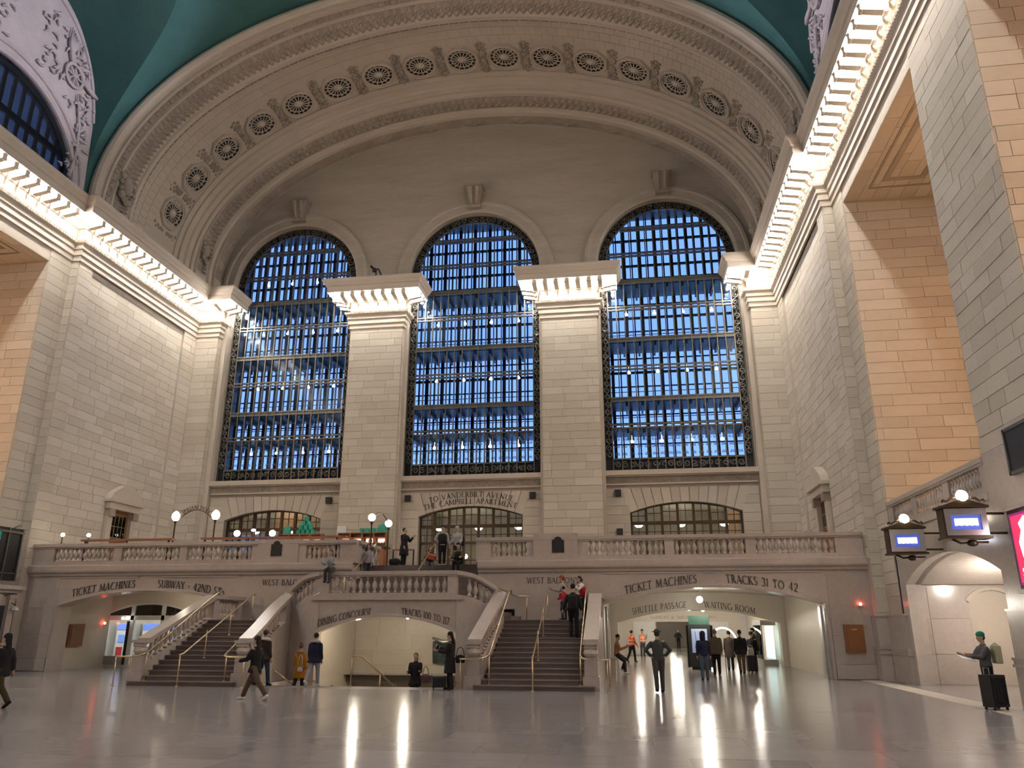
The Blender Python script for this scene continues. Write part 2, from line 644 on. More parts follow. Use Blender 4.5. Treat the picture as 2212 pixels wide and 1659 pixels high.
# ---- side walls ----------------------------------------------------------
for s, nm in ((-1, 'left'), (1, 'right')):
    mb = MB()
    def T(a, b, c, d, e, f):
        mb.box(min(s * a, s * b), max(s * a, s * b), c, d, e, f)
    Z1 = 22.6
    T(XB + .12, XN + 4.6, -11.9, 0.9, 3.9, Z1)                # bay core
    T(XB + .12, XN + 4.6, -11.9, -10.5, 0, 3.9)
    T(XB, XB + .12, -2.1, -.6, 4.2, Z1)                         # end strip
    T(XB, XB + .12, -11.9, -10.9, 0, Z1)                      # end strip at the pier
    T(XN, XN + 4.6, -13.4, -11.9, 0, Z1)                      # pier 1
    T(XN + 3.9, XN + 4.6, YE, -13.4, 0, Z1)                   # recess back
    y0 = -13.4
    for yy in (-21.85, -34.15, -46.45, -58.75):
        T(XN, XN + 4.6, yy, y0, ZS, Z1)                       # lintel
        T(XN, XN + 4.6, yy - 3.85, yy, 0, Z1)                 # next pier
        y0 = yy - 3.85
    T(XN, XN + 4.6, YE, y0, ZS, Z1)
    wall = struct('wall_' + nm, mb, 'limestone', '%s side wall of the hall with tall piers and recesses' % ('south' if s < 0 else 'north'))

    def face(x, ya, yb, z0, z1, seed, holes=(), **kw):
        # facing the hall: normal -s in x
        if s < 0:
            ashlar(wall, (s * x, ya, z0), (0, 1, 0), (0, 0, 1), yb - ya, z1 - z0, holes=holes, seed=seed, **kw)
        else:
            ashlar(wall, (s * x, yb, z0), (0, -1, 0), (0, 0, 1), yb - ya, z1 - z0, holes=[(yb - ya - h1, yb - ya - h0, a, b) for h0, h1, a, b in holes], seed=seed, **kw)

    face(XB + .12, -10.9, -2.1, 4.45, 20.0, 61, holes=[(4.0, 6.5, 0, 4.6)], limit=260)
    face(XB, -2.1, -.75, 4.45, 20.0, 62, limit=60)
    face(XB, -11.9, -10.9, 4.45, 20.0, 63, limit=60)
    face(XN, -13.4, -11.9, 3.0, 19.9, 64, limit=80)
    # strip and recess side facing the camera
    if s < 0:
        ashlar(wall, (-XN, -11.9, 3.0), (1, 0, 0), (0, 0, 1), .45, 16.9, seed=65, bw=.9, limit=60)
        ashlar(wall, (-XN - 3.9, -13.4, 4.5), (1, 0, 0), (0, 0, 1), 3.9, 14.6, seed=66, bw=1.3, limit=120)
    else:
        ashlar(wall, (XB, -11.9, 0.2), (1, 0, 0), (0, 0, 1), .45, 19.7, seed=65, bw=.9, limit=60)
        ashlar(wall, (XN, -13.4, 5.2), (1, 0, 0), (0, 0, 1), 3.9, 13.9, seed=66, bw=1.3, limit=120)
        face(XN, -25.7, -21.85, 6.4, 19.9, 67, limit=130)
        ashlar(wall, (XN, -25.7, 6.4), (1, 0, 0), (0, 0, 1), 3.9, 12.7, seed=68, bw=1.3, limit=90)
        face(XN + 3.9, -21.85, -13.4, 5.2, ZS - .1, 69, limit=200)
    # coffered frame under the lintels
    for ya, yb in ((-21.85, -13.4), (-34.15, -25.7)):
        m2 = MB()
        for t, w in ((0.75, .10), (1.15, .22)):
            a, b, c, d = s * (XN + t), s * (XN + 3.9 - t), ya + t * 1.3, yb - t * 1.3
            x0, x1 = min(a, b), max(a, b)
            m2.box(x0, x1, c, c + w, ZS - .05, ZS)
            m2.box(x0, x1, d - w, d, ZS - .05, ZS)
            m2.box(x0, x0 + w, c + w, d - w, ZS - .05, ZS)
            m2.box(x1 - w, x1, c + w, d - w, ZS - .05, ZS)
        obj('soffit_frame', m2, 'carved', wall)
        ashlar(wall, (s * XN if s > 0 else -XN - 3.9, ya, ZS), (0, 1, 0), (1, 0, 0), yb - ya, 3.9, .55, 1.5, 'ashlar', .015, .02, 70, name='soffit_stone', limit=90)

# rear (east) wall behind the camera
mb = MB()
mb.box(-24, 24, YE - 1, YE, 0, 38)
struct('wall_back', mb, 'ashlar', 'east end wall behind the viewer')

# ---- great arch over the west bay ----------------------------------------
A0, B0, Z0 = 18.4, 11.6, 24.0


def ell(th, off):
    """Point of the vault ring; th from 0 (south) to pi (north), with upright feet below the springing."""
    a, b = A0 + off, B0 + off
    if th < 0:
        return (-a, Z0 + th)
    if th > pi:
        return (a, Z0 - (th - pi))
    return (-a * cos(th), Z0 + b * sin(th))


def ths(n):
    return [-1.7] + [pi * i / n for i in range(n + 1)] + [pi + 1.7]


def loft(stations, n=120, parent=None, name='moulding', mat='limestone', smooth=False, kind=None):
    mb = MB()
    t = ths(n)
    k = len(stations)
    vs = []
    for th in t:
        for y, off in stations:
            x, z = ell(th, off)
            vs.append((x, y, z))
    fs = []
    for i in range(len(t) - 1):
        for j in range(k - 1):
            fs.append((i * k + j, i * k + j + 1, (i + 1) * k + j + 1, (i + 1) * k + j))
    mb.add(vs, fs)
    return obj(name, mb, mat, parent, smooth, kind=kind)


ST = [(0.05, -1.0), (-1.0, -1.0), (-1.0, -.80), (-1.22, -.74), (-1.28, -.58), (-2.5, -.55), (-2.5, -.42), (-2.75, -.36), (-2.75, -.22), (-3.1, -.16), (-3.15, -.02), (-3.55, .03), (-3.55, .16),
      (-3.9, .20), (-3.9, .28), (-8.35, .28), (-8.45, .12), (-8.75, -.10), (-8.8, -.30), (-9.1, -.34), (-9.14, -.22), (-10.25, -.02), (-10.3, -.10), (-10.42, -.10), (-10.45, .02), (-10.85, .10),
      (-10.9, -.04), (-11.1, -.08), (-11.12, .06), (-11.3, .10), (-11.34, -.02), (-11.5, -.06), (-11.66, 0.0), (-11.74, .16), (-11.70, .34), (-11.55, .5), (-11.3, .9)]
vault = loft(ST, 140, None, 'ceiling_vault', 'limestone')
vault['kind'] = 'structure'
vault['label'] = 'great coffered stone arch over the west balcony'


def relief(y0, off0, y1, off1, rep, nv, fn, name, mat='carved', sub=10):
    """Carved band round the arch: a fine strip pushed out by fn(u, v), u running rep times round."""
    mb = MB()
    nu = rep * sub
    vs, fs = [], []
    for i in range(nu + 1):
        th = pi * i / nu
        for j in range(nv + 1):
            v = j / nv
            h = fn((i / sub) % 1.0, v, i // sub)
            off = off0 + (off1 - off0) * v - .012 - h
            x, z = ell(th, off)
            vs.append((x, y0 + (y1 - y0) * v, z))
    for i in range(nu):
        for j in range(nv):
            a = i * (nv + 1) + j
            fs.append((a, a + 1, a + nv + 2, a + nv + 1))
    mb.add(vs, fs)
    return obj(name, mb, mat, vault, kind='stuff')


def guilloche(u, v, k):
    w = sin(2 * pi * u)
    a = abs((v - .5) * 2 - .6 * w)
    b = abs((v - .5) * 2 + .6 * w)
    h = max(0, 1 - a * 3.2) + max(0, 1 - b * 3.2)
    f = max(0, 1 - 3.4 * sqrt((abs(u - .5) * 1.6 - .4) ** 2 + (v - .5) ** 2))
    return .17 * min(1, h) + .14 * f


def leaves(u, v, k):
    e = abs(u - .5) * 2
    return .16 * (1 if v < .95 - .9 * e ** 2 and v > .05 and e < .8 else 0)


def clumps(u, v, k):
    d = sqrt(((u - .5) * 3.6) ** 2 + ((v - .5) * 1.9) ** 2)
    return .30 * max(0, 1 - d) * (.65 + .35 * sin(23 * u) * cos(11 * v)) if d < 1 else 0.0


def square_flowers(u, v, k):
    return .09 if (.12 < u < .62 and .1 < v < .9) else (.04 if .72 < u < .92 and .3 < v < .7 else 0)


relief(-1.34, -.58, -2.44, -.55, 60, 8, guilloche, 'guilloche_band')
relief(-9.16, -.20, -10.22, -.02, 66, 8, guilloche, 'outer_guilloche_band')
relief(-8.46, .10, -8.76, -.10, 96, 4, leaves, 'leaf_edging', sub=8)
relief(-10.47, .02, -10.84, .10, 78, 4, square_flowers, 'flower_edging', sub=8)
relief(-.08, -1.0, -.95, -1.0, 17, 8, clumps, 'trophy_clusters', sub=30)
# cartouches at the feet of the carved bands
for s in (-1, 1):
    for (y, off, r) in ((-1.9, -.55, .8), (-9.7, -.1, .95)):
        mb = MB()
        rnd = random.Random(3)
        th = .14 if s < 0 else pi - .14
        x, z = ell(th, off)
        mb.ball((x - s * .05, y, z), r * .42, 10, 6, .6, 1, 1.5)
        for i in range(16):
            a = 2 * pi * i / 16
            mb.ball((x - s * .12, y + r * .62 * cos(a), z + r * 1.1 * sin(a)), r * rnd.uniform(.14, .26), 7, 5, .7, 1, 1)
        obj('cartouche', mb, 'carved', vault, smooth=True)

# soffit stones between the mouldings, laid as thin raised blocks
mb = MB()
for (ya, yb, rows, off) in ((-3.92, -4.02, 1, .28), (-6.35, -8.33, 3, .28)):
    nb = 88
    for i in range(nb):
        for j in range(rows):
            y0 = ya + (yb - ya) * j / rows - .012
            y1 = ya + (yb - ya) * (j + 1) / rows + .012
            sh = .5 if j % 2 else 0
            t0, t1 = pi * (i + sh + .015) / nb, pi * (i + 1 + sh - .015) / nb
            if t1 > pi:
                continue
            P = [(*ell(t, off - d), y) for t, d, y in ((t0, 0, y0), (t1, 0, y0), (t1, 0, y1), (t0, 0, y1), (t0, .02, y0), (t1, .02, y0), (t1, .02, y1), (t0, .02, y1))]
            mb.add([(x, y, z) for x, z, y in P], [(4, 5, 6, 7), (0, 1, 5, 4), (1, 2, 6, 5), (2, 3, 7, 6), (3, 0, 4, 7)])
obj('soffit_stones', mb, 'limestone', vault, kind='stuff')

# rosettes: shared meshes, local z = into the hall
def rosette_meshes():
    ring = MB()
    oc = [(1.13 * cos(pi / 8 + pi * i / 4), 1.13 * sin(pi / 8 + pi * i / 4)) for i in range(8)]
    cc = [(.93 * cos(2 * pi * i / 24), .93 * sin(2 * pi * i / 24)) for i in range(24)]
    ring.plate(oc, [list(reversed(cc))], .12, lambda u, v, w: (u, v, w))
    for r, h in ((1.0, .16), (.9, .10)):
        ring.tube([(r * cos(2 * pi * i / 32), r * sin(2 * pi * i / 32), h) for i in range(33)], .05, 6, False)
    dish = MB()
    dish.add([(0, 0, .006)] + [(.92 * cos(2 * pi * i / 32), .92 * sin(2 * pi * i / 32), .006) for i in range(32)], [(0, i + 1, (i + 1) % 32 + 1) for i in range(32)])
    tr = MB()
    for i in range(16):
        a = 2 * pi * i / 16
        d = Vector((cos(a), sin(a), 0))
        e = Vector((-sin(a), cos(a), 0))
        tr.tube([d * .20 + Vector((0, 0, .05)), d * .5 + Vector((0, 0, .09)), d * .66 + Vector((0, 0, .05))], [.025, .036, .022], 5)
        a2 = a + pi / 16
        for q in range(6):                      # scalloped rim
            b0, b1 = pi * q / 6, pi * (q + 1) / 6
            def sc(b):
                return Vector((cos(a2), sin(a2), 0)) * (.86 - .2 * sin(b)) + Vector((-sin(a2), cos(a2), 0)) * (.165 * cos(b)) + Vector((0, 0, .04))
            tr.tube([sc(b0), sc(b1)], .028, 4, False)
    tr.tube([(.64 * cos(2 * pi * i / 32), .64 * sin(2 * pi * i / 32), .05) for i in range(33)], .028, 5, False)
    boss = MB()
    boss.ball((0, 0, .05), .2, 12, 6, 1, 1, .7)
    for i in range(8):
        boss.ball((.2 * cos(pi * i / 4), .2 * sin(pi * i / 4), .05), .085, 8, 5, 1, 1, .7)
    leaf = MB()
    for sx in (-1, 1):
        for sy in (-1, 1):
            for i in range(7):
                t = i / 6
                leaf.ball((sx * (1.30 - .20 * t * (1 if i % 2 else -.5)), sy * (.25 + 1.0 * t), .03), .17 - .05 * t, 7, 4, 1, 1, .9)
    leaf.box(-1.42, -1.14, -.16, .16, 0, .06)
    return [(n, m.mesh(n, mt, n == 'boss')) for n, m, mt in (('octagon_frame', ring, 'limestone'), ('dish', dish, 'void'), ('tracery', tr, 'limestone'), ('boss', boss, 'limestone'), ('acanthus_fill', leaf, 'carved'))]


RM = rosette_meshes()
# even arc-length steps for 17 rosettes
_cum = [(0, .0)]
for i in range(1, 2001):
    a, b = ell(pi * (i - 1) / 2000, .28), ell(pi * i / 2000, .28)
    _cum.append((pi * i / 2000, _cum[-1][1] + math.hypot(a[0] - b[0], a[1] - b[1])))
_LT = _cum[-1][1]
for k in range(17):
    d = _LT / 2 + (k - 8) * 2.72
    th = next(t for t, l in _cum if l >= d)
    x, z = ell(th, .27)
    nv = Vector((cos(th) / (A0 + .28), 0, -sin(th) / (B0 + .28))).normalized()     # into the hall
    tv = Vector((0, 1, 0)).cross(nv)
    e = put('rosette', None, vault)
    yv = nv.cross(tv)
    e.matrix_basis = Matrix(((tv.x, yv.x, nv.x, x), (tv.y, yv.y, nv.y, -5.15), (tv.z, yv.z, nv.z, z), (0, 0, 0, 1)))
    for n, me in RM:
        put(n, me, e)

# ---- painted ceiling with lunettes ----------------------------------------
CA, CB, CZ = 18.9, 12.15, 24.0
BAY = 12.3
L0 = -17.6                                     # centre of the first lunette
HL, HLz = 5.5, 9.4                             # half width and height of the lunette vaults over the springing


def lun(y):
    """Height of the lunette vault at y."""
    k = round((y - L0) / BAY)
    d = abs(y - (L0 + k * BAY)) / HL
    if d >= 1 or y > -11.8:
        return CZ
    return CZ + HLz * (1 - d ** 2.6) ** (1 / 2.6)


ys = []
y = -11.3
while y > YE:
    ys.append(y)
    k = round((y - L0) / BAY)
    d = HL - abs(y - (L0 + k * BAY))
    y -= .08 if abs(d) < .5 else .4
ys.append(YE)
mb = MB()
nT = 60
vs, fs = [], []
for y in ys:
    t0 = math.asin(min(.98, (lun(y) - CZ) / CB))
    for i in range(nT + 1):
        th = t0 + (pi - 2 * t0) * i / nT
        vs.append((-CA * cos(th), y, CZ + CB * sin(th)))
for a in range(len(ys) - 1):
    for i in range(nT):
        q = a * (nT + 1) + i
        fs.append((q, q + nT + 1, q + nT + 2, q + 1))
mb.add(vs, fs)
for s in (-1, 1):                              # lunette vaults from the wall to the main vault
    vs, fs = [], []
    for y in ys:
        zc = lun(y)
        t0 = math.asin(min(.98, (zc - CZ) / CB))
        vs += [(s * CA, y, CZ - 1.8), (s * CA, y, zc), (s * CA * cos(t0), y, zc)]
    for a in range(len(ys) - 1):
        for i in (0, 1):
            if i == 0 and lun(ys[a]) > CZ + .01:
                continue
            fs.append((a * 3 + i, a * 3 + i + 1, a * 3 + i + 4, a * 3 + i + 3))
    mb.add(vs, fs)
struct('ceiling', mb, 'teal', 'turquoise painted barrel ceiling of the concourse', smooth=True)
mb = MB()
mb.box(-25, 25, YE - 2, 4, 38.2, 38.6)  # unseen slab added to keep sky light from leaking into the hall
struct('ceiling_light_block', mb, 'void', 'unseen dark slab added over the hall against sky leaks')

# lunette walls with arched windows
LW, LWz = 4.55, 3.9                            # window half width and rise
for s in (-1, 1):
    for k in range(2):
        c = L0 - BAY * k
        outer = [(c - HL, CZ - 1.6)] + [(c - HL + 2 * HL * i / 60, max(CZ, lun(c - HL + 2 * HL * i / 60 + 1e-6))) for i in range(61)] + [(c + HL, CZ - 1.6)]
        hole = [(c - LW, CZ - 1.2)] + [(c - LW * cos(pi * i / 32), CZ - .5 + LWz * sin(pi * i / 32)) for i in range(33)] + [(c + LW, CZ - 1.2)]
        mb = MB()
        mb.plate(outer, [hole], .6, lambda u, v, w: (s * (18.72 + w), u, v))
        lw = struct('wall_lunette', mb, 'plaster', '%s lunette wall with carved relief round an arched window' % ('south' if s < 0 else 'north'))
        m2 = MB()
        nn = 36
        for (r0, h) in ((.10, .14), (.62, .10)):
            m2.tube([(s * 18.68, c - (LW + r0) * cos(pi * i / nn), CZ - .5 + (LWz + r0) * sin(pi * i / nn)) for i in range(nn + 1)], h, 7, False)
        obj('window_archivolt', m2, 'plaster', lw)
        m2 = MB()
        for i in range(60):                    # raised edge strip along the groin
            pass
        rim = [(c - HL + .25 + (2 * HL - .5) * i / 60) for i in range(61)]
        m2.tube([(s * 18.68, yy, max(CZ - .2, CZ + (lun(yy) - CZ) * .955)) for yy in rim], .10, 6, False)
        obj('relief_border', m2, 'plaster', lw)
        # carved relief: winged wheel, garlands and branches on either side of the window
        for side in (-1, 1):
            rnd = random.Random(5 + side)
            m3 = MB()
            def R3(yy, z, d=.0):
                return (s * (18.66 - d), c + side * yy, CZ + z)
            wy, wz = 3.25, 5.4
            m3.tube([R3(wy + .62 * cos(2 * pi * i / 20), wz + .62 * sin(2 * pi * i / 20), .1) for i in range(21)], .085, 6, False)
            for i in range(8):
                a = pi * i / 4
                m3.tube([R3(wy, wz, .1), R3(wy + .6 * cos(a), wz + .6 * sin(a), .1)], .05, 5)
            obj('winged_wheel', m3, 'plaster', lw, smooth=True)
            m3 = MB()
            for i in range(9):                 # wing feathers
                a = .35 - i * .07
                m3.tube([R3(wy - .35 - .09 * i * .3, wz + .55 + .05 * i, .12), R3(wy - .25 + .1 * i - .5, wz + 1.5 + .06 * i, .16), R3(wy - .1 + .12 * i - .6, wz + 2.5 - .1 * i, .08)], [.12, .12, .03], 5, sq=.5)
            obj('wing', m3, 'plaster', lw, smooth=True)
            m3 = MB()
            for i in range(46):                # branches and garlands
                t = i / 45
                yy = 3.9 + .55 * sin(2.2 * t + .3) + rnd.uniform(-.42, .42)
                zz = .1 + 4.6 * t + rnd.uniform(-.2, .2)
                a = rnd.uniform(0, 2 * pi)
                L = rnd.uniform(.15, .42)
                m3.tube([R3(yy, zz, 0), R3(yy + L * .5 * cos(a), zz + L * .5 * sin(a), .12), R3(yy + L * cos(a), zz + L * sin(a), .03)], [.05, .075, .02], 5)
            m3.tube([R3(4.2, 0, .04), R3(4.35, 1.5, .1), R3(4.2, 3.0, .1), R3(3.7, 4.6, .1)], [.10, .08, .07, .05], 6)
            m3.tube([R3(wy + .55, wz + .1, .1), R3(wy + 1.3, wz - .15, .2), R3(wy + 1.9, wz - .1, .1)], [.1, .13, .09], 6)
            m3.tube([R3(wy + .3, wz + .6, .1), R3(wy + .75, wz + .85, .22), R3(wy + 1.0, wz + .45, .12), R3(wy + .7, wz + .2, .1)], [.08, .08, .07, .05], 6)
            for i in range(170):               # leafy relief over the rest of the spandrel
                yy, zz = rnd.uniform(.8, 5.0), rnd.uniform(.2, 8.2)
                if (yy / (LW + .95)) ** 2 + ((zz + .5) / (LWz + .95)) ** 2 < 1 or zz > .86 * HLz * max(0, 1 - (yy / HL) ** 2.6) ** (1 / 2.6) or (yy - wy) ** 2 + (zz - wz) ** 2 < .6:
                    continue
                a = rnd.uniform(0, 2 * pi)
                L = rnd.uniform(.18, .5)
                m3.tube([R3(yy, zz, -.02), R3(yy + L * .5 * cos(a), zz + L * .5 * sin(a), .09), R3(yy + L * cos(a + .5), zz + L * sin(a + .5), .02)], [.04, .085, .02], 5)
            obj('carved_garland', m3, 'plaster', lw, smooth=True, kind='stuff')
        # the window itself
        m4 = MB()
        x = s * 18.95
        for i in range(33):
            pass
        m4.tube([(x, c - (LW - .28) * cos(pi * i / 32), CZ - .5 + (LWz - .28) * sin(pi * i / 32)) for i in range(33)], .30, 6, False, .4)
        m4.box(x - .1, x + .1, c - LW, c + LW, CZ + .85, CZ + 1.12)
        win = struct('window_%d' % (7 + 2 * k + (0 if s < 0 else 1)), m4, 'iron_dark', 'arched %s clerestory window with blue dusk light' % ('south' if s < 0 else 'north'))
        nb = 15
        for i in range(1, nb):
            yy = c - LW + 2 * LW * i / nb
            h = LWz * sqrt(max(0, 1 - ((yy - c) / LW) ** 2))
            b = MB()
            b.box(x - .06, x + .06, yy - .075, yy + .075, CZ - 1.2, CZ - .5 + h)
            obj('mullion', b, 'iron_dark', win)
        for i in range(nb):
            y0, y1 = c - LW + 2 * LW * i / nb, c - LW + 2 * LW * (i + 1) / nb
            ym = min(abs(y0 - c), abs(y1 - c))
            h = LWz * sqrt(max(0, 1 - (ym / LW) ** 2))
            b = MB()
            b.box(x + .09, x + .10, y0, y1, CZ - 1.2, CZ - .5 + h)
            obj('pane', b, 'pane', win)

# ---- cornice, with modillions and bulbs -------------------------------------
CP = [(0, 19.85), (.10, 19.85), (.10, 20.12), (.17, 20.14), (.17, 20.42), (.24, 20.46), (.24, 20.66), (.36, 20.76), (.40, 20.88), (.06, 20.90), (.06, 21.66), (.16, 21.70), (.22, 21.84), (.34, 21.90),
      (.34, 22.0), (1.18, 22.0), (1.18, 21.92), (1.28, 21.92), (1.28, 22.28), (1.36, 22.32), (1.40, 22.42), (1.52, 22.56), (1.56, 22.66), (1.56, 22.74), (-.3, 22.86)]


def cornice(path, inward, name, label):
    """path: plan points of the wall face; inward: side of the path the hall lies on (+1 left, -1 right)."""
    P = [Vector((p[0], p[1], 0)) for p in path]
    fr = []
    for i, p in enumerate(P):
        ds = []
        if i > 0:
            ds.append((P[i] - P[i - 1]).normalized())
        if i < len(P) - 1:
            ds.append((P[i + 1] - P[i]).normalized())
        ns = [Vector((-d.y, d.x, 0)) * inward for d in ds]
        nrm = sum(ns, Vector()).normalized()
        sc = 1 / max(.3, nrm.dot(ns[0]))
        fr.append((p, nrm * sc))
    mb = MB()
    mb.sweep(CP, list(range(len(P))), lambda i: (fr[i][0], fr[i][1], (0, 0, 1)))
    c = struct(name, mb, 'limestone', label)
    mod = MODILLION
    for i in range(len(P) - 1):
        d = P[i + 1] - P[i]
        L = d.length
        d.normalize()
        n = Vector((-d.y, d.x, 0)) * inward
        # outer corners gain length, inner corners lose it
        e0 = 1.0 if i > 0 and fr[i][1].dot(d) < 0 else (-1.0 if i > 0 else 0)
        e1 = 1.0 if i < len(P) - 2 and fr[i + 1][1].dot(d) > 0 else (-1.0 if i < len(P) - 2 else 0)
        a, b = -e0 * .95, L + e1 * .95
        if b - a < .5:
            continue
        m = max(1, round((b - a) / .68))
        st = (b - a) / m
        ang = atan2(n.y, n.x)
        for q in range(m):
            u = a + (q + .5) * st
            pb = P[i] + d * u + n * 1.0
            BULBS.append((pb.x, pb.y, 21.80, name, i, q, m))
            if q > 0 or i == 0:
                pm = P[i] + d * (a + q * st)
                put('modillion', mod, c, (pm.x, pm.y, 0), (0, 0, ang))
        # dentils under the frieze moulding
        dm = MB()
        nd = int(L / .16)
        for q in range(nd):
            o = P[i] + d * ((q + .3) * L / nd)
            w = d * (L / nd * .5)
            f = n * .40
            z0, z1 = 20.76, 20.90
            dm.add([o + Vector((0, 0, z0)), o + w + Vector((0, 0, z0)), o + w + f + Vector((0, 0, z0)), o + f + Vector((0, 0, z0)), o + Vector((0, 0, z1)), o + w + Vector((0, 0, z1)), o + w + f * 1.12 + Vector((0, 0, z1)), o + f * 1.12 + Vector((0, 0, z1))],
                   [(0, 3, 2, 1), (4, 5, 6, 7), (0, 1, 5, 4), (1, 2, 6, 5), (2, 3, 7, 6), (3, 0, 4, 7)])
        if nd:
            obj('dentil_row', dm, 'limestone', c, kind='stuff')
    return c


BULBS = []
_m = MB()
_m.add([(.30, -.13, 21.50), (.30, .13, 21.50), (1.20, .13, 21.66), (1.20, -.13, 21.66), (.30, -.13, 22.0), (.30, .13, 22.0), (1.20, .13, 22.0), (1.20, -.13, 22.0)],
       [(0, 3, 2, 1), (0, 1, 5, 4), (1, 2, 6, 5), (2, 3, 7, 6), (3, 0, 4, 7)])
_m.tube([(.40, -.14, 21.54), (.40, .14, 21.54)], .08, 8)
_m.tube([(1.15, -.14, 21.70), (1.15, .14, 21.70)], .07, 8)
MODILLION = _m.mesh('modillion', 'limestone')
cornice([(-XN, YE), (-XN, -11.9), (-XB, -11.9), (-XB, -.7), (-16.75, -.7), (-16.75, .3)], -1, 'trim_1', 'south wall cornice with bulbs between brackets')
cornice([(XN, YE), (XN, -11.9), (XB, -11.9), (XB, -.7), (16.75, -.7), (16.75, .3)], 1, 'trim_2', 'north wall cornice with bulbs between brackets')
cornice([(-7.74, .3), (-7.74, -.7), (-4.38, -.7), (-4.38, .3)], -1, 'trim_3', 'cornice capping the pier between south and middle windows')
cornice([(4.38, .3), (4.38, -.7), (7.74, -.7), (7.74, .3)], -1, 'trim_4', 'cornice capping the pier between middle and north windows')
_b = MB()
_b.lathe([(.02, -.17), (.085, -.14), (.118, -.06), (.118, .0), (.09, .07), (.05, .13), (.045, .26)], 10)
BULB_ME = _b.mesh('cornice_bulb', 'bulb', True)
ORD = ['first', 'second', 'third', 'fourth', 'fifth', 'sixth', 'seventh', 'eighth', 'ninth', 'tenth', 'eleventh', 'twelfth', 'thirteenth', 'fourteenth', 'fifteenth', 'sixteenth', 'seventeenth', 'eighteenth', 'nineteenth', 'twentieth']


def nth(i):
    n = i + 1
    return ORD[i] if i < 20 else '%d%s' % (n, {1: 'st', 2: 'nd', 3: 'rd'}.get(n % 10, 'th'))


for x, y, z, run, seg, q, m in BULBS:
    if run in ('trim_1', 'trim_2'):
        side = 'south' if run == 'trim_1' else 'north'
        if seg == 0:
            lb = 'bare glowing bulb under the %s cornice, %s nearer than the bay corner' % (side, nth(m - 1 - q))
        elif seg == 2:
            lb = 'bare glowing bulb under the %s bay cornice, %s from the bay corner' % (side, nth(q))
        elif seg == 3:
            lb = 'bare glowing bulb on the %s corner pilaster cornice, %s from the side wall' % (side, nth(q))
        else:
            lb = 'bare glowing bulb on the side of the %s corner pilaster cornice, %s back' % (side, nth(q))
    else:
        side = 'south' if run == 'trim_3' else 'north'
        lb = ('bare glowing bulb on the front of the %s pier cornice, %s from the left' if seg == 1 else 'bare glowing bulb on the left flank of the %s pier cornice, %s' if seg == 0 else 'bare glowing bulb on the right flank of the %s pier cornice, %s') % (side, nth(q))
    put('cornice_bulb', BULB_ME, None, (x, y, z), label=lb, category='light bulb', group='bulbs under the cornice')

# fill floodlights added on the cornices, each brightening the lunette across the hall
for s_, w in ((-1, 'south'), (1, 'north')):
    for k, yy in enumerate((-17.0, -29.0)):
        t = thing('cornice_fill_flood', 'small fill floodlight added on top of the %s cornice, %s one' % (w, ('farther', 'nearer')[k]), 'lamp', (s_ * 17.45, yy, 22.80))
        m = MB(); m.box(-.18, .18, -.12, .12, 0, .1); m.box(-.14, .14, -.09, .09, .1, .26); obj('housing', m, 'black', t)
        src = Vector((s_ * 17.45, yy, 23.2))
        d = Vector((-s_ * 18.6, -17.4 - 12.3 * k, 31.0)) - src
        L = lamp('lunette_fill', 'SPOT', (0, 0, .4), 9500, (.88, .85, 1.0), .12, t, d.to_track_quat('-Z', 'Y').to_euler(), radians(23))
    t = thing('vault_fill_flood', 'large fill floodlight added on the %s cornice to brighten the great arch' % w, 'lamp', (s_ * 17.45, -34.0, 22.80))  # added lamp that lifts the brightness of the arch soffit
    m = MB(); m.box(-.3, .3, -.2, .2, 0, .12); m.box(-.26, .26, -.15, .15, .12, .5); obj('housing', m, 'black', t)
    d = Vector((s_ * -3.0, -4.0, 33.0)) - Vector((s_ * 17.45, -34.0, 23.5))
    lamp('vault_fill', 'SPOT', (0, 0, .7), 1000, (1.0, .86, .72), .2, t, d.to_track_quat('-Z', 'Y').to_euler(), radians(62))
# =================================================================== GREAT WINDOWS
def scroll_points(cx, cz, r, turns=1.4, flip=1, a0=0.0, n=12):
    return [(cx + flip * r * (1 - .8 * i / n) * cos(a0 + turns * 2 * pi * i / n), cz + r * (1 - .8 * i / n) * sin(a0 + turns * 2 * pi * i / n)) for i in range(n + 1)]


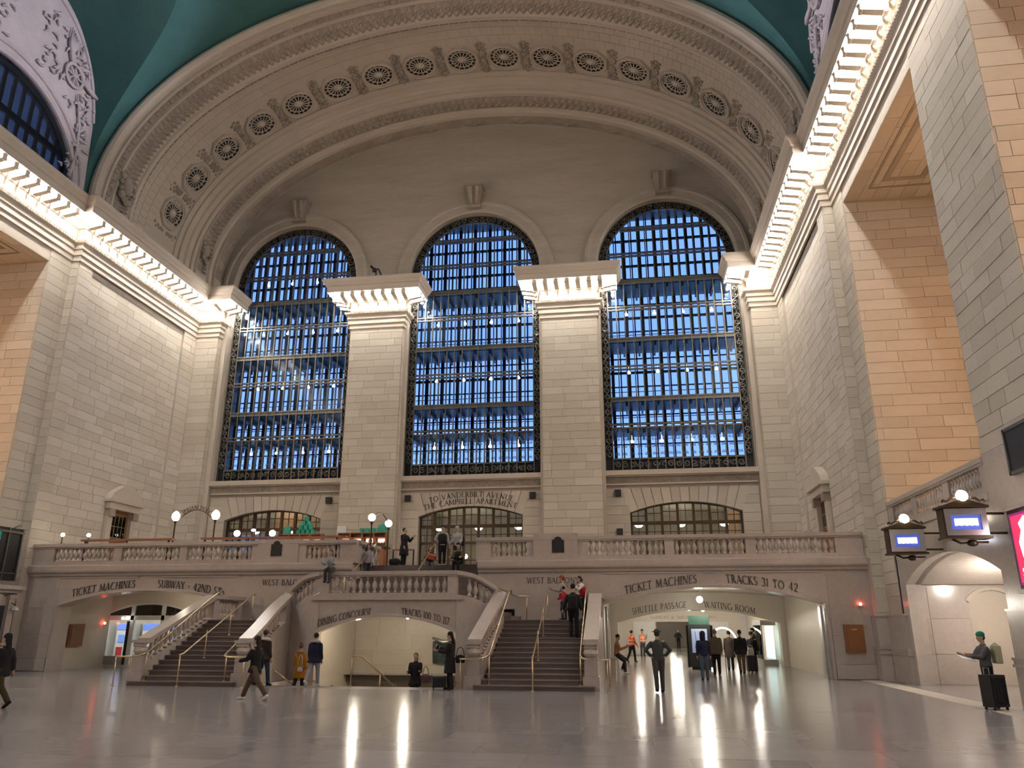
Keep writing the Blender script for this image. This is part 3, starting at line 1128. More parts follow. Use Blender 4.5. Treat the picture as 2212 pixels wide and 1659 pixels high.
_pm = MB()
_pm.box(-.5, .5, -.5, .5, -.5, .5)
PANE = _pm.mesh('pane', 'pane')
PR = random.Random(12)
ROWS = [11.2, 13.17, 14.82, 16.80, 18.60, 20.65, 22.43, 24.30, 26.10, 27.4]
MAJOR = (14.82, 18.60, 22.43)
NCOL = 15
GX = HW - .52
WORD = ('south', 'middle', 'north')
for k, c in enumerate(WC):
    y = .32
    mb = MB()
    ro = big_ring(c, .05)
    ri = [(c - GX, ZW0 + .08)] + [(c - GX * cos(pi * i / 40), ZSP + GX * sin(pi * i / 40)) for i in range(41)] + [(c + GX, ZW0 + .08)]
    # slim outer and inner frames of the ornamental border
    mb.plate(big_ring(c, .04), [big_ring(c, -.07)], .14, lambda u, v, w: (u, y + w, v))
    mb.plate([(c - GX - .07, ZW0 - .04)] + [(c - (GX + .07) * cos(pi * i / 40), ZSP + (GX + .07) * sin(pi * i / 40)) for i in range(41)] + [(c + GX + .07, ZW0 - .04)], [ri], .16, lambda u, v, w: (u, y + w - .02, v))
    win = struct('window_%d' % (k + 1), mb, 'iron', 'great arched %s window of dark iron with blue dusk behind' % WORD[k])
    # backing of the border so that it reads dark, and its scrollwork
    mb = MB()
    mb.plate(big_ring(c, .03), [ri], .03, lambda u, v, w: (u, y + .12 + w, v))
    obj('border_plate', mb, 'iron_dark', win)
    mb = MB()
    xs = HW - .27
    z = ZW0 + 1.0
    i = 0
    while z < ZSP:
        for s in (-1, 1):
            mb.tube([(px, y - .02, pz) for px, pz in scroll_points(c + s * xs, z, .19, 1.3, 1 if i % 2 else -1, i * 1.57)], .042, 5, False)
            mb.ball((c + s * xs, y - .03, z + .22), .05, 6, 4)
        z += .44
        i += 1
    for i in range(31):
        a = pi * (i + .5) / 31
        mb.tube([(px, y - .02, pz) for px, pz in scroll_points(c - xs * cos(a), ZSP + xs * sin(a), .19, 1.3, 1 if i % 2 else -1, i)], .042, 5, False)
    for i in range(17):
        x = c - GX + (i + .5) * 2 * GX / 17
        mb.tube([(px, y - .02, pz) for px, pz in scroll_points(x, ZW0 + .42, .20, 1.4, 1 if i % 2 else -1, i)], .042, 5, False)
        mb.tube([(px, y + .0, pz) for px, pz in scroll_points(x, 12.95, .16, 1.4, 1 if i % 2 else -1, i)], .028, 4, False)
        for q in range(3):
            for s in (-1, 1):
                mb.tube([(px, y, pz) for px, pz in scroll_points(x + s * .09, 11.5 + .45 * q, .085, 1.2, s, 1.5 + q)], .016, 4, False)
    obj('scrollwork', mb, 'iron', win, kind='stuff')
    mb = MB()
    mb.box(c - GX, c + GX, y + .12, y + .15, ZW0, ROWS[0])
    obj('bottom_plate', mb, 'iron_dark', win)
    # mullions
    for i in range(1, NCOL):
        x = c - GX + 2 * GX * i / NCOL
        h = ZSP + sqrt(max(0, GX * GX - (x - c) ** 2))
        mb = MB()
        mb.box(x - .033, x + .033, y - .05, y + .10, ZW0 + .08, h)
        obj('mullion', mb, 'iron', win)
    for zr in [ZW0 + .75] + ROWS[1:-1]:
        w = GX if zr < ZSP else sqrt(max(.1, GX * GX - (zr - ZSP) ** 2))
        mb = MB()
        for dz in ((-.10, .10) if zr in ROWS[1:] else (0,)):
            mb.box(c - w, c + w, y - .06, y + .11, zr + dz - .04, zr + dz + .04)
        if zr in MAJOR:
            mb.box(c - w, c + w, y, y + .1, zr - .10, zr + .10)
        obj('transom', mb, 'iron', win)
    # panes
    for j in range(len(ROWS) - 1):
        z0, z1 = ROWS[j] + (.1 if j else 0), ROWS[j + 1] - .1
        for i in range(NCOL):
            x0, x1 = c - GX + 2 * GX * i / NCOL + .02, c - GX + 2 * GX * (i + 1) / NCOL - .02
            xm = min(abs(x0 - c), abs(x1 - c))
            if z0 > ZSP and math.hypot(xm, z0 - ZSP) > GX:
                continue
            put('pane', PANE, win, ((x0 + x1) / 2, y + .05, (z0 + z1) / 2), (PR.gauss(0, .008), 0, PR.gauss(0, .014)), (x1 - x0, .012, z1 - z0))
    # walkways between the two skins, and the outer skin
    for zr in (13.17, 14.82, 18.60, 22.43):
        mb = MB()
        mb.box(c - HW - .3, c + HW + .3, .55, 2.55, zr - .14, zr - .06)
        for i in range(9):
            x = c - HW + 2 * HW * (i + .5) / 9
            mb.box(x - .06, x + .06, .55, 2.5, zr - .36, zr - .14)
        obj('walkway_floor', mb, 'walkway', win)
        mb = MB()
        for i in range(3):
            mb.tube([(c - HW, 2.35, zr + .35 * (i + 1)), (c + HW, 2.35, zr + .35 * (i + 1))], .025, 5)
        obj('walkway_rail', mb, 'iron_dark', win)
    NO = 18
    for i in range(NO + 1):
        x = c - HW - .4 + (2 * HW + .8) * i / NO
        w = .10 if i % 2 == 0 else .04
        mb = MB()
        mb.box(x - w, x + w, 2.6, 2.8, ZW0 - .5, ZSP + HW + 1)
        obj('outer_mullion', mb, 'iron_dark', win)
    for q in range(20):
        zr = ZW0 + .3 + q * .925
        mb = MB()
        mb.box(c - HW - .4, c + HW + .4, 2.62, 2.76, zr - (.07 if q % 2 else .03), zr + (.07 if q % 2 else .03))
        obj('outer_transom', mb, 'iron_dark', win)
    mb = MB()                                   # cheeks, head and foot of the cavity
    for s in (-1, 1):
        mb.box(c + s * (HW + .5) - .1, c + s * (HW + .5) + .1, .9, 2.9, ZW0 - .6, ZSP + HW + 1)
    mb.box(c - HW - .6, c + HW + .6, .9, 2.9, ZSP + HW + .2, ZSP + HW + 1.0)
    mb.box(c - HW - .6, c + HW + .6, .3, 2.9, ZW0 - .6, ZW0 - .05)
    obj('cavity_lining', mb, 'walkway', win)
# lamps hung in the walkways
_b = MB()
_b.lathe([(.11, -.10), (.12, -.04), (.08, .04), (.03, .09), (.012, .35)], 8)
BELL = _b.mesh('walkway_lamp', 'bell_lamp', True)
for k, c in enumerate(WC):
    for zr in (13.05, 16.70, 20.55, 24.2):
        for i in range(4):
            x = c - 2.6 + 1.75 * i
            if zr == 24.2 and k:
                continue
            put('walkway_lamp', BELL, None, (x, 1.35, zr + .15 - (.7 if zr < 14 else 0)),
                label='small white bell lamp in the %s window, %s walkway up, %s from left' % (WORD[k], nth((13.05, 16.70, 20.55, 24.2).index(zr)), nth(i)), category='lamp', group='walkway lamps of the %s window' % WORD[k])

# =================================================================== LOW WINDOWS
for k, c in enumerate(LC):
    y = .35
    mb = MB()
    mb.plate(low_ring(c, .02, 4.4), [low_ring(c, -.10, 4.6)], .18, lambda u, v, w: (u, y + w, v))
    win = struct('window_%d' % (k + 4), mb, 'bronze', 'wide segmental-arched bronze window under the %s great window' % WORD[k])
    NC = 7
    R = (LH * LH + LR * LR) / (2 * LR)
    cz = LZ + LR - R
    zt = lambda x: cz + sqrt(max(0, R * R - (x - c) ** 2))
    for zr, h in ((6.55, .07), (7.50, .09)):
        mb = MB()
        mb.box(c - LH, c + LH, y - .04, y + .14, zr - h, zr + h)
        obj('transom', mb, 'bronze', win)
    for i in range(1, NC):
        x = c - LH + 2 * LH * i / NC
        mb = MB()
        mb.box(x - .07, x + .07, y - .05, y + .14, 4.4, zt(x))
        obj('mullion', mb, 'bronze', win)
    for i in range(NC):
        x0, x1 = c - LH + 2 * LH * i / NC + .06, c - LH + 2 * LH * (i + 1) / NC - .06
        for z0, z1 in ((4.6, 6.5), (6.6, 7.42), (7.58, min(zt(x0), zt(x1)) + .15)):
            mb = MB()
            mb.box(x0, x1, y + .05, y + .065, z0, z1)
            obj('pane', mb, 'low_pane', win)
            mb = MB()
            xm, zm = (x0 + x1) / 2, (z0 + z1) / 2
            mb.box(xm - .018, xm + .018, y + .03, y + .08, z0, z1)
            mb.box(x0, x1, y + .03, y + .08, zm - .018, zm + .018)
            obj('muntin', mb, 'bronze', win)
    # lit vestibule behind
    mb = MB()
    mb.box(c - 4.6, c + 4.6, 7.0, 7.2, 4.2, 8.9)
    mb.box(c - 4.6, c - 4.4, .9, 7.0, 4.2, 8.9)
    mb.box(c + 4.4, c + 4.6, .9, 7.0, 4.2, 8.9)
    mb.box(c - 4.6, c + 4.6, .9, 7.2, 8.8, 9.0)
    mb.box(c - 4.6, c + 4.6, .9, 7.2, 4.2, 4.4)
    struct('wall_vestibule', mb, 'cream', 'lit cream vestibule behind the %s low window' % WORD[k])
    for i in range(3):
        x = c - 2.6 + 2.5 * i
        t = thing('ceiling_dome_lamp', 'white dome lamp hanging behind the %s low window, %s from the left' % (WORD[k], nth(i)), 'lamp', (x, 3.2, 7.75), group='dome lamps behind the %s low window' % WORD[k])
        m = MB()
        m.lathe([(.03, -.16), (.16, -.13), (.24, -.04), (.26, .02), (.2, .05)], 14)
        obj('bowl', m, 'small_globe', t, True)
        m = MB()
        m.tube([(0, 0, .05), (0, 0, 1.05)], .015, 5)
        obj('rod', m, 'bronze', t)
    if k == 0:
        mb = MB()
        for i in range(5):
            mb.box(c - LH + .1 + i * .88, c - LH + .88 + i * .88, 1.2, 1.24, 6.3, 7.3)
        o = obj('glow_strip', mb, 'blue_panel', None)
        o['label'] = 'long blue glowing panel behind the south low window'
        o['category'] = 'panel'

# =================================================================== BALCONY
RC, RH, RZ, RR = 12.25, 4.32, 2.78, .64       # side arches: centre, half width, springing, rise


def arch_hole(cx, half, zs, rise, z0=0.0):
    return [(cx - half, z0)] + arc_pts(cx, zs, half, rise) + [(cx + half, z0)]


mb = MB()
mb.plate([(-18.4, -.01), (-RC - RH, -.01)] + [(p[0], p[1]) for p in arc_pts(-RC, RZ, RH, RR)] + [(-RC + RH, -.01), (-4.3, -.01), (-4.3, 2.6), (4.3, 2.6), (4.3, -.01), (RC - RH, -.01)]
         + [(p[0], p[1]) for p in arc_pts(RC, RZ, RH, RR)] + [(RC + RH, -.01), (18.4, -.01), (18.4, 4.12), (2.75, 4.12), (2.75, 2.9), (-2.75, 2.9), (-2.75, 4.12), (-18.4, 4.12)],
         [], .9, lambda u, v, w: (u, YB + w, v))
balc = struct('wall_balcony', mb, 'marble', 'polished marble wall carrying the west balcony')
mb = MB()
for x0, x1 in ((-18.3, -2.75), (2.75, 18.3)):
    prof = [(0, 4.08), (-.08, 4.08), (-.10, 4.18), (-.2, 4.24), (-.22, 4.30), (-.22, 4.52), (-.16, 4.56), (.9, 4.56), (.9, 4.08)]
    mb.sweep(prof, [x0, x1], lambda x: ((x, YB, 0), (0, 1, 0), (0, 0, 1)), True)
obj('balcony_cornice', mb, 'marble', balc)
# marble facing slabs, arch mouldings and panel lines
for s in (-1, 1):
    c = s * RC
    mb = MB()
    prof = [(0, 0), (0, -.05), (.10, -.05), (.14, 0)]
    ap = arc_pts(c, RZ, RH, RR)
    R = (RH * RH + RR * RR) / (2 * RR)
    czz = RZ + RR - R
    mb.sweep(prof, ap, lambda p: ((p[0], YB, p[1]), ((p[0] - c) / R, 0, (p[1] - czz) / R), (0, 1, 0)))
    for q in (-1, 1):
        mb.box(c + q * RH - .06 + q * .05, c + q * RH + .06 + q * .05, YB - .05, YB, 0, RZ)
    obj('arch_moulding', mb, 'marble', balc)
    for (x0, x1) in ((c - 4.3, c - .5), (c - .25, c + .25), (c + .5, c + 4.3)):
        mb = MB()
        mb.box(x0, x1, YB - .035, YB - .005, 3.98, 4.06)
        obj('panel_moulding', mb, 'marble', balc)
    for (x0, x1) in ((c - s * 4.45, s * 4.4), (c + s * 4.45, s * 18.25)):
        a, b = min(x0, x1), max(x0, x1)
        zs = [0.02, .55, 1.6, 2.7, 4.0]
        for i in range(4):
            mb = MB()
            mb.box(a + .01, b - .01, YB - .02 - (.04 if i == 0 else 0), YB, zs[i] + .008, zs[i + 1] - .008)
            obj('facing_slab', mb, 'marble', balc)
# balcony floor and its steps down to the landing
mb = MB()
mb.box(-18.3, -2.75, YB + .85, .1, 4.12, ZBF)
mb.box(2.75, 18.3, YB + .85, .1, 4.12, ZBF)
mb.box(-2.75, 2.75, -9.45, .1, 4.12, ZBF)
mb.box(-18.3, -2.75, -11.2, .1, 3.95, 4.12)
mb.box(2.75, 18.3, -11.2, .1, 3.95, 4.12)
mb.box(-2.75, 2.75, -9.3, .1, 3.95, 4.12)
fb = struct('floor_balcony', mb, 'marble', 'marble floor of the west balcony')

BAL_H = .60
_p = [(.085, 0), (.085, .05), (.05, .07), (.045, .13), (.075, .17), (.10, .25), (.092, .33), (.05, .44), (.042, .50), (.07, .52), (.07, .55), (.085, .56), (.085, .60)]
_m = MB()
_m.lathe(_p, 10)
BALUSTER = _m.mesh('baluster', 'marble', True)


def balustrade_run(root, p0, p1, z, groups, deep=.30):
    """Straight run from p0 to p1 (plan); groups: (start, end, n) along the run with balusters; the rest is solid."""
    a, b = Vector((*p0, 0)), Vector((*p1, 0))
    d = b - a
    L = d.length
    d.normalize()
    n = Vector((d.y, -d.x, 0))
    def bar(u0, u1, z0, z1, w, name):
        mb = MB()
        vs = []
        for zz in (z0, z1):
            for u, q in ((u0, -w), (u1, -w), (u1, w), (u0, w)):
                vs.append(a + d * u + n * q + Vector((0, 0, zz)))
        mb.add(vs, [(0, 3, 2, 1), (4, 5, 6, 7), (0, 1, 5, 4), (1, 2, 6, 5), (2, 3, 7, 6), (3, 0, 4, 7)])
        return obj(name, mb, 'marble', root)
    bar(0, L, z, z + .20, deep / 2, 'plinth')
    bar(0, L, z + .80, z + .86, deep / 2 + .02, 'rail_moulding')
    bar(0, L, z + .86, z + 1.0, deep / 2 + .06, 'handrail')
    u = 0
    for g0, g1, m in groups:
        if g0 - u > .02:
            bar(u, g0, z + .2, z + .8, deep / 2 - .02, 'pedestal')
        for i in range(m):
            q = a + d * (g0 + (g1 - g0) * (i + .5) / m)
            put('baluster', BALUSTER, root, (q.x, q.y, z + .2))
        u = g1
    if L - u > .02:
        bar(u, L, z + .2, z + .8, deep / 2 - .02, 'pedestal')


bz = 4.53
t = thing('balustrade', 'marble balustrade along the south half of the west balcony', 'balustrade', (0, 0, 0), group=None)
G = [(-17.2, -14.2, 13), (-13.8, -10.95, 12), (-10.6, -7.5, 13), (-4.95, -3.4, 7)]
balustrade_run(t, (-18.25, YB + .1), (-2.65, YB + .1), bz, [(a + 18.25, b + 18.25, n) for a, b, n in G])
balustrade_run(t, (-2.8, YB + .25), (-2.8, -8.2), bz, [(.5, 2.9, 9)])
mb = MB()
mb.box(-7.2, -5.3, YB - .10, YB + .28, 4.55, 5.58)
obj('raised_pedestal', mb, 'marble', t)
t = thing('balustrade', 'marble balustrade along the north half of the west balcony', 'balustrade', (0, 0, 0))
G = [(3.27, 4.82, 7), (7.39, 10.53, 13), (10.9, 13.75, 12), (14.15, 17.2, 13)]
balustrade_run(t, (2.65, YB + .1), (18.25, YB + .1), bz, [(a - 2.65, b - 2.65, n) for a, b, n in G])
balustrade_run(t, (2.8, YB + .25), (2.8, -8.2), bz, [(.5, 2.9, 9)])
mb = MB()
mb.box(5.1, 6.95, YB - .10, YB + .28, 4.55, 5.66)
obj('raised_pedestal', mb, 'marble', t)
for x, w in ((-6.3, 'south'), (6.15, 'north')):
    mb = MB()
    mb.plate([(x - .25, 4.86), (x + .25, 4.86), (x + .25, 5.36), (x + .16, 5.38), (x + .12, 5.48), (x, 5.52), (x - .12, 5.48), (x - .16, 5.38), (x - .25, 5.36)], [], .03, lambda u, v, q: (u, YB - .13 + q, v))
    o = obj('bronze_plaque', mb, 'black', None)
    o['label'] = 'dark bronze plaque with a shaped top on the %s balcony pedestal' % w
    o['category'] = 'plaque'
    m = MB()
    m.ball((x, YB - .135, 5.42), .04, 8, 5, 1, .3, 1)
    obj('crest', m, 'bronze', o)

# =================================================================== STAIRS
NR, RISE, TREAD = 14, .154, .325
YF = -18.62


def step_flight(root, x0, x1, y0, n, rise, tread, z0, widen=0):
    for i in range(n):
        mb = MB()
        w = widen * max(0, 2 - i) / 2
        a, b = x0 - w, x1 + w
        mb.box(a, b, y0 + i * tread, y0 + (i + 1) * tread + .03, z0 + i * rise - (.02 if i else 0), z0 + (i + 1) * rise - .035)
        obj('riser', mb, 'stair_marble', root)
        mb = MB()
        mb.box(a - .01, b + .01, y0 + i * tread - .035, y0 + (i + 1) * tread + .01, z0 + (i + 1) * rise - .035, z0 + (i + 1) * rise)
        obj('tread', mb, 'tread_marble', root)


ZL = NR * RISE                 # landing height 2.156
YL = YF + NR * TREAD           # landing front
ZP = ZL + 5 * .15              # platform
for s, w in ((-1, 'south'), (1, 'north')):
    t = thing('staircase', '%s marble staircase with dark steps rising to the west balcony landing' % w, 'staircase')
    x0, x1 = (4.35, 7.55) if s > 0 else (-7.55, -4.35)
    step_flight(t, x0, x1, YF, NR, RISE, TREAD, 0, .30)
    mb = MB()
    mb.box(x0 - .2, x1 + .2, YL, YB + .02, ZL - .5, ZL)
    mb.box(x0, x1, YL, YB, 0, ZL - .4)
    obj('landing', mb, 'stair_marble', t)
    for i in range(5):                          # short flight from the landing up to the middle platform
        mb = MB()
        a, b = 4.55 - .36 * i, 2.6
        mb.box(min(s * a, s * b), max(s * a, s * b), -14.0, YB, ZL + .15 * i, ZL + .15 * (i + 1))
        obj('upper_step', mb, 'stair_marble', t)

    # string walls and balustrades
    def bw(path, top, name, width, low=0.0):
        """Solid band following a plan path with top heights; low: bottom height (number or list)."""
        mb = MB()
        P = [Vector((p[0], p[1], 0)) for p in path]
        vs, fs = [], []
        for i, p in enumerate(P):
            d = (P[min(i + 1, len(P) - 1)] - P[max(i - 1, 0)]).normalized()
            n = Vector((-d.y, d.x, 0)) * width
            lo = low[i] if isinstance(low, (list, tuple)) else low
            vs += [p + n + Vector((0, 0, lo)), p - n + Vector((0, 0, lo)), p - n + Vector((0, 0, top[i])), p + n + Vector((0, 0, top[i]))]
        for i in range(len(P) - 1):
            for j in range(4):
                j2 = (j + 1) % 4
                fs.append((i * 4 + j, i * 4 + j2, (i + 1) * 4 + j2, (i + 1) * 4 + j))
        fs += [(3, 2, 1, 0), tuple(range(len(vs) - 4, len(vs)))]
        mb.add(vs, fs)
        return obj(name, mb, 'marble', t)

    inner = catmull([(s * 2.65, -15.0, 3.92), (s * 3.2, -14.88, 3.80), (s * 3.75, -14.55, 3.50), (s * 4.12, -14.35, 3.22), (s * 4.2, -14.75, 3.02), (s * 4.14, -15.9, 2.55), (s * 4.05, -17.0, 2.03), (s * 3.98, -18.15, 1.52)], 6)
    P2 = [(p.x, p.y) for p in inner]
    H = [p.z for p in inner]
    bw(P2, [h - .86 for h in H], 'string_wall', .17, [0.0 if abs(p.x) > 3.95 or True else 2 for p in inner])
    bw(P2, H, 'handrail', .24, [h - .15 for h in H])
    bw(P2, [h - .15 for h in H], 'rail_moulding', .18, [h - .20 for h in H])
    outer = [(s * 7.75, -18.15, 1.52), (s * 7.75, -13.9, 3.12), (s * 7.75, YB + .05, 3.12)]
    P3 = [(p[0], p[1]) for p in outer]
    bw(P3, [p[2] - .86 for p in outer], 'string_wall', .17)
    bw(P3, [p[2] for p in outer], 'handrail', .24, [p[2] - .15 for p in outer])
    bw(P3, [p[2] - .15 for p in outer], 'rail_moulding', .18, [p[2] - .20 for p in outer])
    # balusters on the slopes, sheared upright with the rail
    def line(pts, n0, n1, m):
        acc = [0]
        for i in range(1, len(pts)):
            acc.append(acc[-1] + (Vector(pts[i][:2]) - Vector(pts[i - 1][:2])).length)
        for q in range(m):
            u = n0 + (n1 - n0) * (q + .5) / m
            i = max(j for j in range(len(acc)) if acc[j] <= u)
            i = min(i, len(pts) - 2)
            f = (u - acc[i]) / max(1e-6, acc[i + 1] - acc[i])
            p = Vector(pts[i]).lerp(Vector(pts[i + 1]), f)
            put('baluster', BALUSTER, t, (p.x, p.y, p.z - .84), None, (.95, .95, 1.06))
        return acc[-1]
    pin = [tuple(p) for p in inner]
    Li = sum((Vector(pin[i][:2]) - Vector(pin[i - 1][:2])).length for i in range(1, len(pin)))
    line(pin, .35, 1.75, 6)
    line(pin, 2.55, Li - .35, 12)
    line(outer, .35, 4.0, 13)
    line(outer, 4.5, 6.5, 7)
    for (px, py) in ((s * 4.2, -14.75), (s * 7.75, -13.75), (s * 7.75, -11.75)):
        mb = MB()
        mb.box(px - .16, px + .16, py - .2, py + .2, 0, 2.98 if abs(px) > 5 else 2.86)
        obj('pedestal', mb, 'marble', t)
    # newels with a scroll console and urn-like base
    for px, py in ((s * 3.98, -18.3), (s * 7.75, -18.3)):
        mb = MB()
        mb.box(px - .26, px + .26, py - .14, py + .42, 0, .42)
        mb.box(px - .21, px + .21, py - .06, py + .38, .42, .98)
        mb.lathe([(.15, .98), (.20, 1.02), (.24, 1.10), (.22, 1.2), (.14, 1.26), (.12, 1.30), (.20, 1.36)], 12, (px, py + .08, 0))
        mb.tube([(px - .2, py - .02, 1.30), (px + .2, py - .02, 1.30)], .085, 10)
        mb.box(px - .25, px + .25, py - .14, py + .4, 1.36, 1.46)
        obj('newel', mb, 'marble', t)
    # soffit of the platform corner

# middle platform with arched wall below
plat = thing('stair_platform', 'middle landing with marble balustrade over the arch to the dining concourse', 'landing')
mb = MB()
mb.plate([(-2.75, -4.5), (2.75, -4.5), (2.75, 1.66)] + list(reversed(arc_pts(0, 1.66, 2.72, .6)))[1:-1] + [(-2.75, 1.66)], [], .3, lambda u, v, w: (u, -14.95 + w, v)) if False else None
mb = MB()
ring = [(-2.95, -3.2), (-2.72, -3.2)] + arc_pts(0, 1.66, 2.72, .60) + [(2.72, -3.2), (2.95, -3.2), (2.95, 2.98), (-2.95, 2.98)]
mb.plate(ring, [], .35, lambda u, v, w: (u, -15.12 + w, v))
obj('arch_wall', mb, 'marble', plat)
mb = MB()
mb.box(-2.8, 2.8, -14.85, YB + .1, ZP - .4, ZP)
obj('platform_slab', mb, 'stair_marble', plat)
mb = MB()
mb.box(-2.95, 2.95, -15.22, -15.10, 2.86, 2.98)
mb.sweep([(0, 0), (0, -.05), (.09, -.05), (.12, 0)], arc_pts(0, 1.66, 2.72, .60), lambda p: ((p[0], -15.12, p[1]), ((p[0]) / 6.46, 0, .9), (0, 1, 0)))
obj('string_course', mb, 'marble', plat)
balustrade_run(plat, (-2.68, -15.02), (2.68, -15.02), 2.92, [(.36, 5.0, 17)], .30)
for i in range(11):
    mb = MB()
    mb.box(-2.7, 2.7, -12.7 + i * .30, -12.7 + (i + 1) * .30 + .02 + (0 if i < 10 else .3), ZP - .3 if i == 0 else ZP + .02, ZP + (i + 1) * (ZBF - ZP) / 11)
    obj('step', mb, 'stair_marble', plat)

# stairwell down to the dining concourse
mb = MB()
mb.box(-3.95, -3.72, -17.6, -2.0, -4.5, -.01)
mb.box(3.7, 3.95, -17.6, -2.0, -4.5, -.01)
mb.box(-3.95, -2.9, -15.1, -10.0, -4.5, -.01)
mb.box(2.9, 3.95, -15.1, -10.0, -4.5, -.01)
mb.box(-3.95, -2.9, -14.4, -10.0, -.01, 2.4)
mb.box(2.9, 3.95, -14.4, -10.0, -.01, 2.4)
mb.box(-4.4, 4.4, -10.2, -10.0, -4.5, 3.9)
mb.box(-4, 4, -17.6, -9.0, -4.6, -4.4)
struct('wall_stairwell', mb, 'passage_stone', 'cream walls of the well leading down to the dining concourse')
mb = MB()
mb.box(-2.95, 2.95, -14.8, -10.1, 2.36, 2.5)
struct('ceiling_stairwell', mb, 'passage_stone')
t = thing('descending_stairs', 'steps leading down from the concourse floor under the middle arch', 'staircase')
for i in range(18):
    mb = MB()
    mb.box(-3.72, 3.7, -17.6 + i * .36, -17.6 + (i + 1) * .36, -4.5, -.16 * (i + 1))
    obj('step', mb, 'marble', t)
# stone facing on the wall at the back of the well
_w = bpy.data.objects['wall_stairwell']
ashlar(_w, (-2.9, -10.2, -2.8), (1, 0, 0), (0, 0, 1), 5.8, 5.0, .62, 1.6, 'passage_stone', .012, .02, 91, name='wall_slab')
for x in (-1.35, .35):
    o = thing('spot_lamp', 'small white spot lamp under the middle arch, %s one' % ('left' if x < 0 else 'right'), 'lamp', (x, -14.3 + (x + 1.35) * .5, 2.30), group='spot lamps under the middle arch')
    m = MB()
    m.ball((0, 0, -.05), .07, 10, 6)
    obj('lens', m, 'globe', o, True)
    m = MB()
    m.tube([(0, 0, 0), (0, 0, .07)], .06, 8)
    obj('socket', m, 'white_paint', o)
    lamp('spot_light', 'POINT', (0, 0, -.25), 60 * PASSAGE, (1, .90, .74), .08, o)

# brass handrails
def handrail(label, runs, posts, r=.028):
    t = thing('brass_handrail', label, 'handrail')
    for run in runs:
        m = MB()
        m.tube(run, r, 8)
        obj('rail', m, 'brass', t, True)
    for (x, y, z0, z1) in posts:
        m = MB()
        m.tube([(x, y, z0), (x, y, z1)], r * .8, 8)
        m.lathe([(.055, 0), (.05, .02), (.03, .03)], 8, (x, y, z0))
        obj('post', m, 'brass', t, True)
    return t


def stair_z(y):
    return max(0, min(ZL, (y - YF) / TREAD * RISE + RISE))


for s, w in ((-1, 'south'), (1, 'north')):
    xm = s * 5.95
    ys_ = [-18.75, -17.2, -15.6, -13.95]
    handrail('brass handrail down the middle of the %s staircase' % w,
             [[(xm, -18.80, 1.0), (xm, -18.55, 1.03), (xm, -13.95, ZL + .98), (xm, -13.75, ZL + .98)]],
             [(xm, y, (0 if y < YF else stair_z(y)), (stair_z(y) + .95 if y > -18.6 else 1.0)) for y in ys_])
    for side, xx in (('inner', 4.5), ('outer', 7.42)):
        x = s * xx
        sx = s * (-1 if side == 'inner' else 1)
        pts = [(x, -13.6, ZL + 1.0), (x, -14.2, ZL + .98), (x, -18.0, 1.22), (x + sx * .02, -18.45, 1.03), (x + sx * .16, -18.72, .95), (x + sx * .5, -18.8, .93), (x + sx * .9, -18.75, .93)]
        handrail('brass handrail curling round the %s newel of the %s staircase' % (side, w), [catmull(pts, 4)],
                 [(x, -18.35, RISE, 1.05), (x + sx * .85, -18.76, 0, .93)] + ([(x + sx * .9, -17.9, 0, .93)] if side == 'outer' else []))
    handrail('brass wall handrail beside the short upper steps of the %s staircase' % w,
             [[(s * 2.3, YB - .35, ZP + 1.0), (s * 2.7, YB - .35, ZP + .95), (s * 4.4, YB - .35, ZL + .95), (s * 5.0, YB - .35, ZL + .93)]],
             [(s * 4.85, YB - .35, ZL, ZL + .93), (s * 2.75, YB - .35, ZP, ZP + .93)])
handrail('brass handrail rising from the middle landing to the balcony', [[(.35, -13.2, ZP + .95), (.35, -12.6, ZP + 1.0), (.35, -9.5, 5.5), (.35, -9.2, 5.5)]], [(.35, -13.2, ZP, ZP + .95), (.35, -9.4, ZBF, 5.48)])
handrail('short brass handrail at the south side of the balcony steps', [[(-2.45, -13.2, ZP + .95), (-2.45, -12.6, ZP + 1.0), (-2.45, -9.5, 5.5), (-2.45, -9.2, 5.5)]], [(-2.45, -13.2, ZP, ZP + .95), (-2.45, -9.3, ZBF, 5.48)])
handrail('brass handrail in the middle of the steps going down', [[(-.3, -17.75, .95), (-.1, -17.75, .95), (.0, -17.6, .93), (.55, -14.6, -.42)]], [(-.3, -17.75, 0, .95), (.25, -16.3, -.65, .33)])
handrail('low brass handrail at the south edge of the steps going down', [[(-3.2, -17.4, .45), (-2.95, -16.2, -.1)]], [])
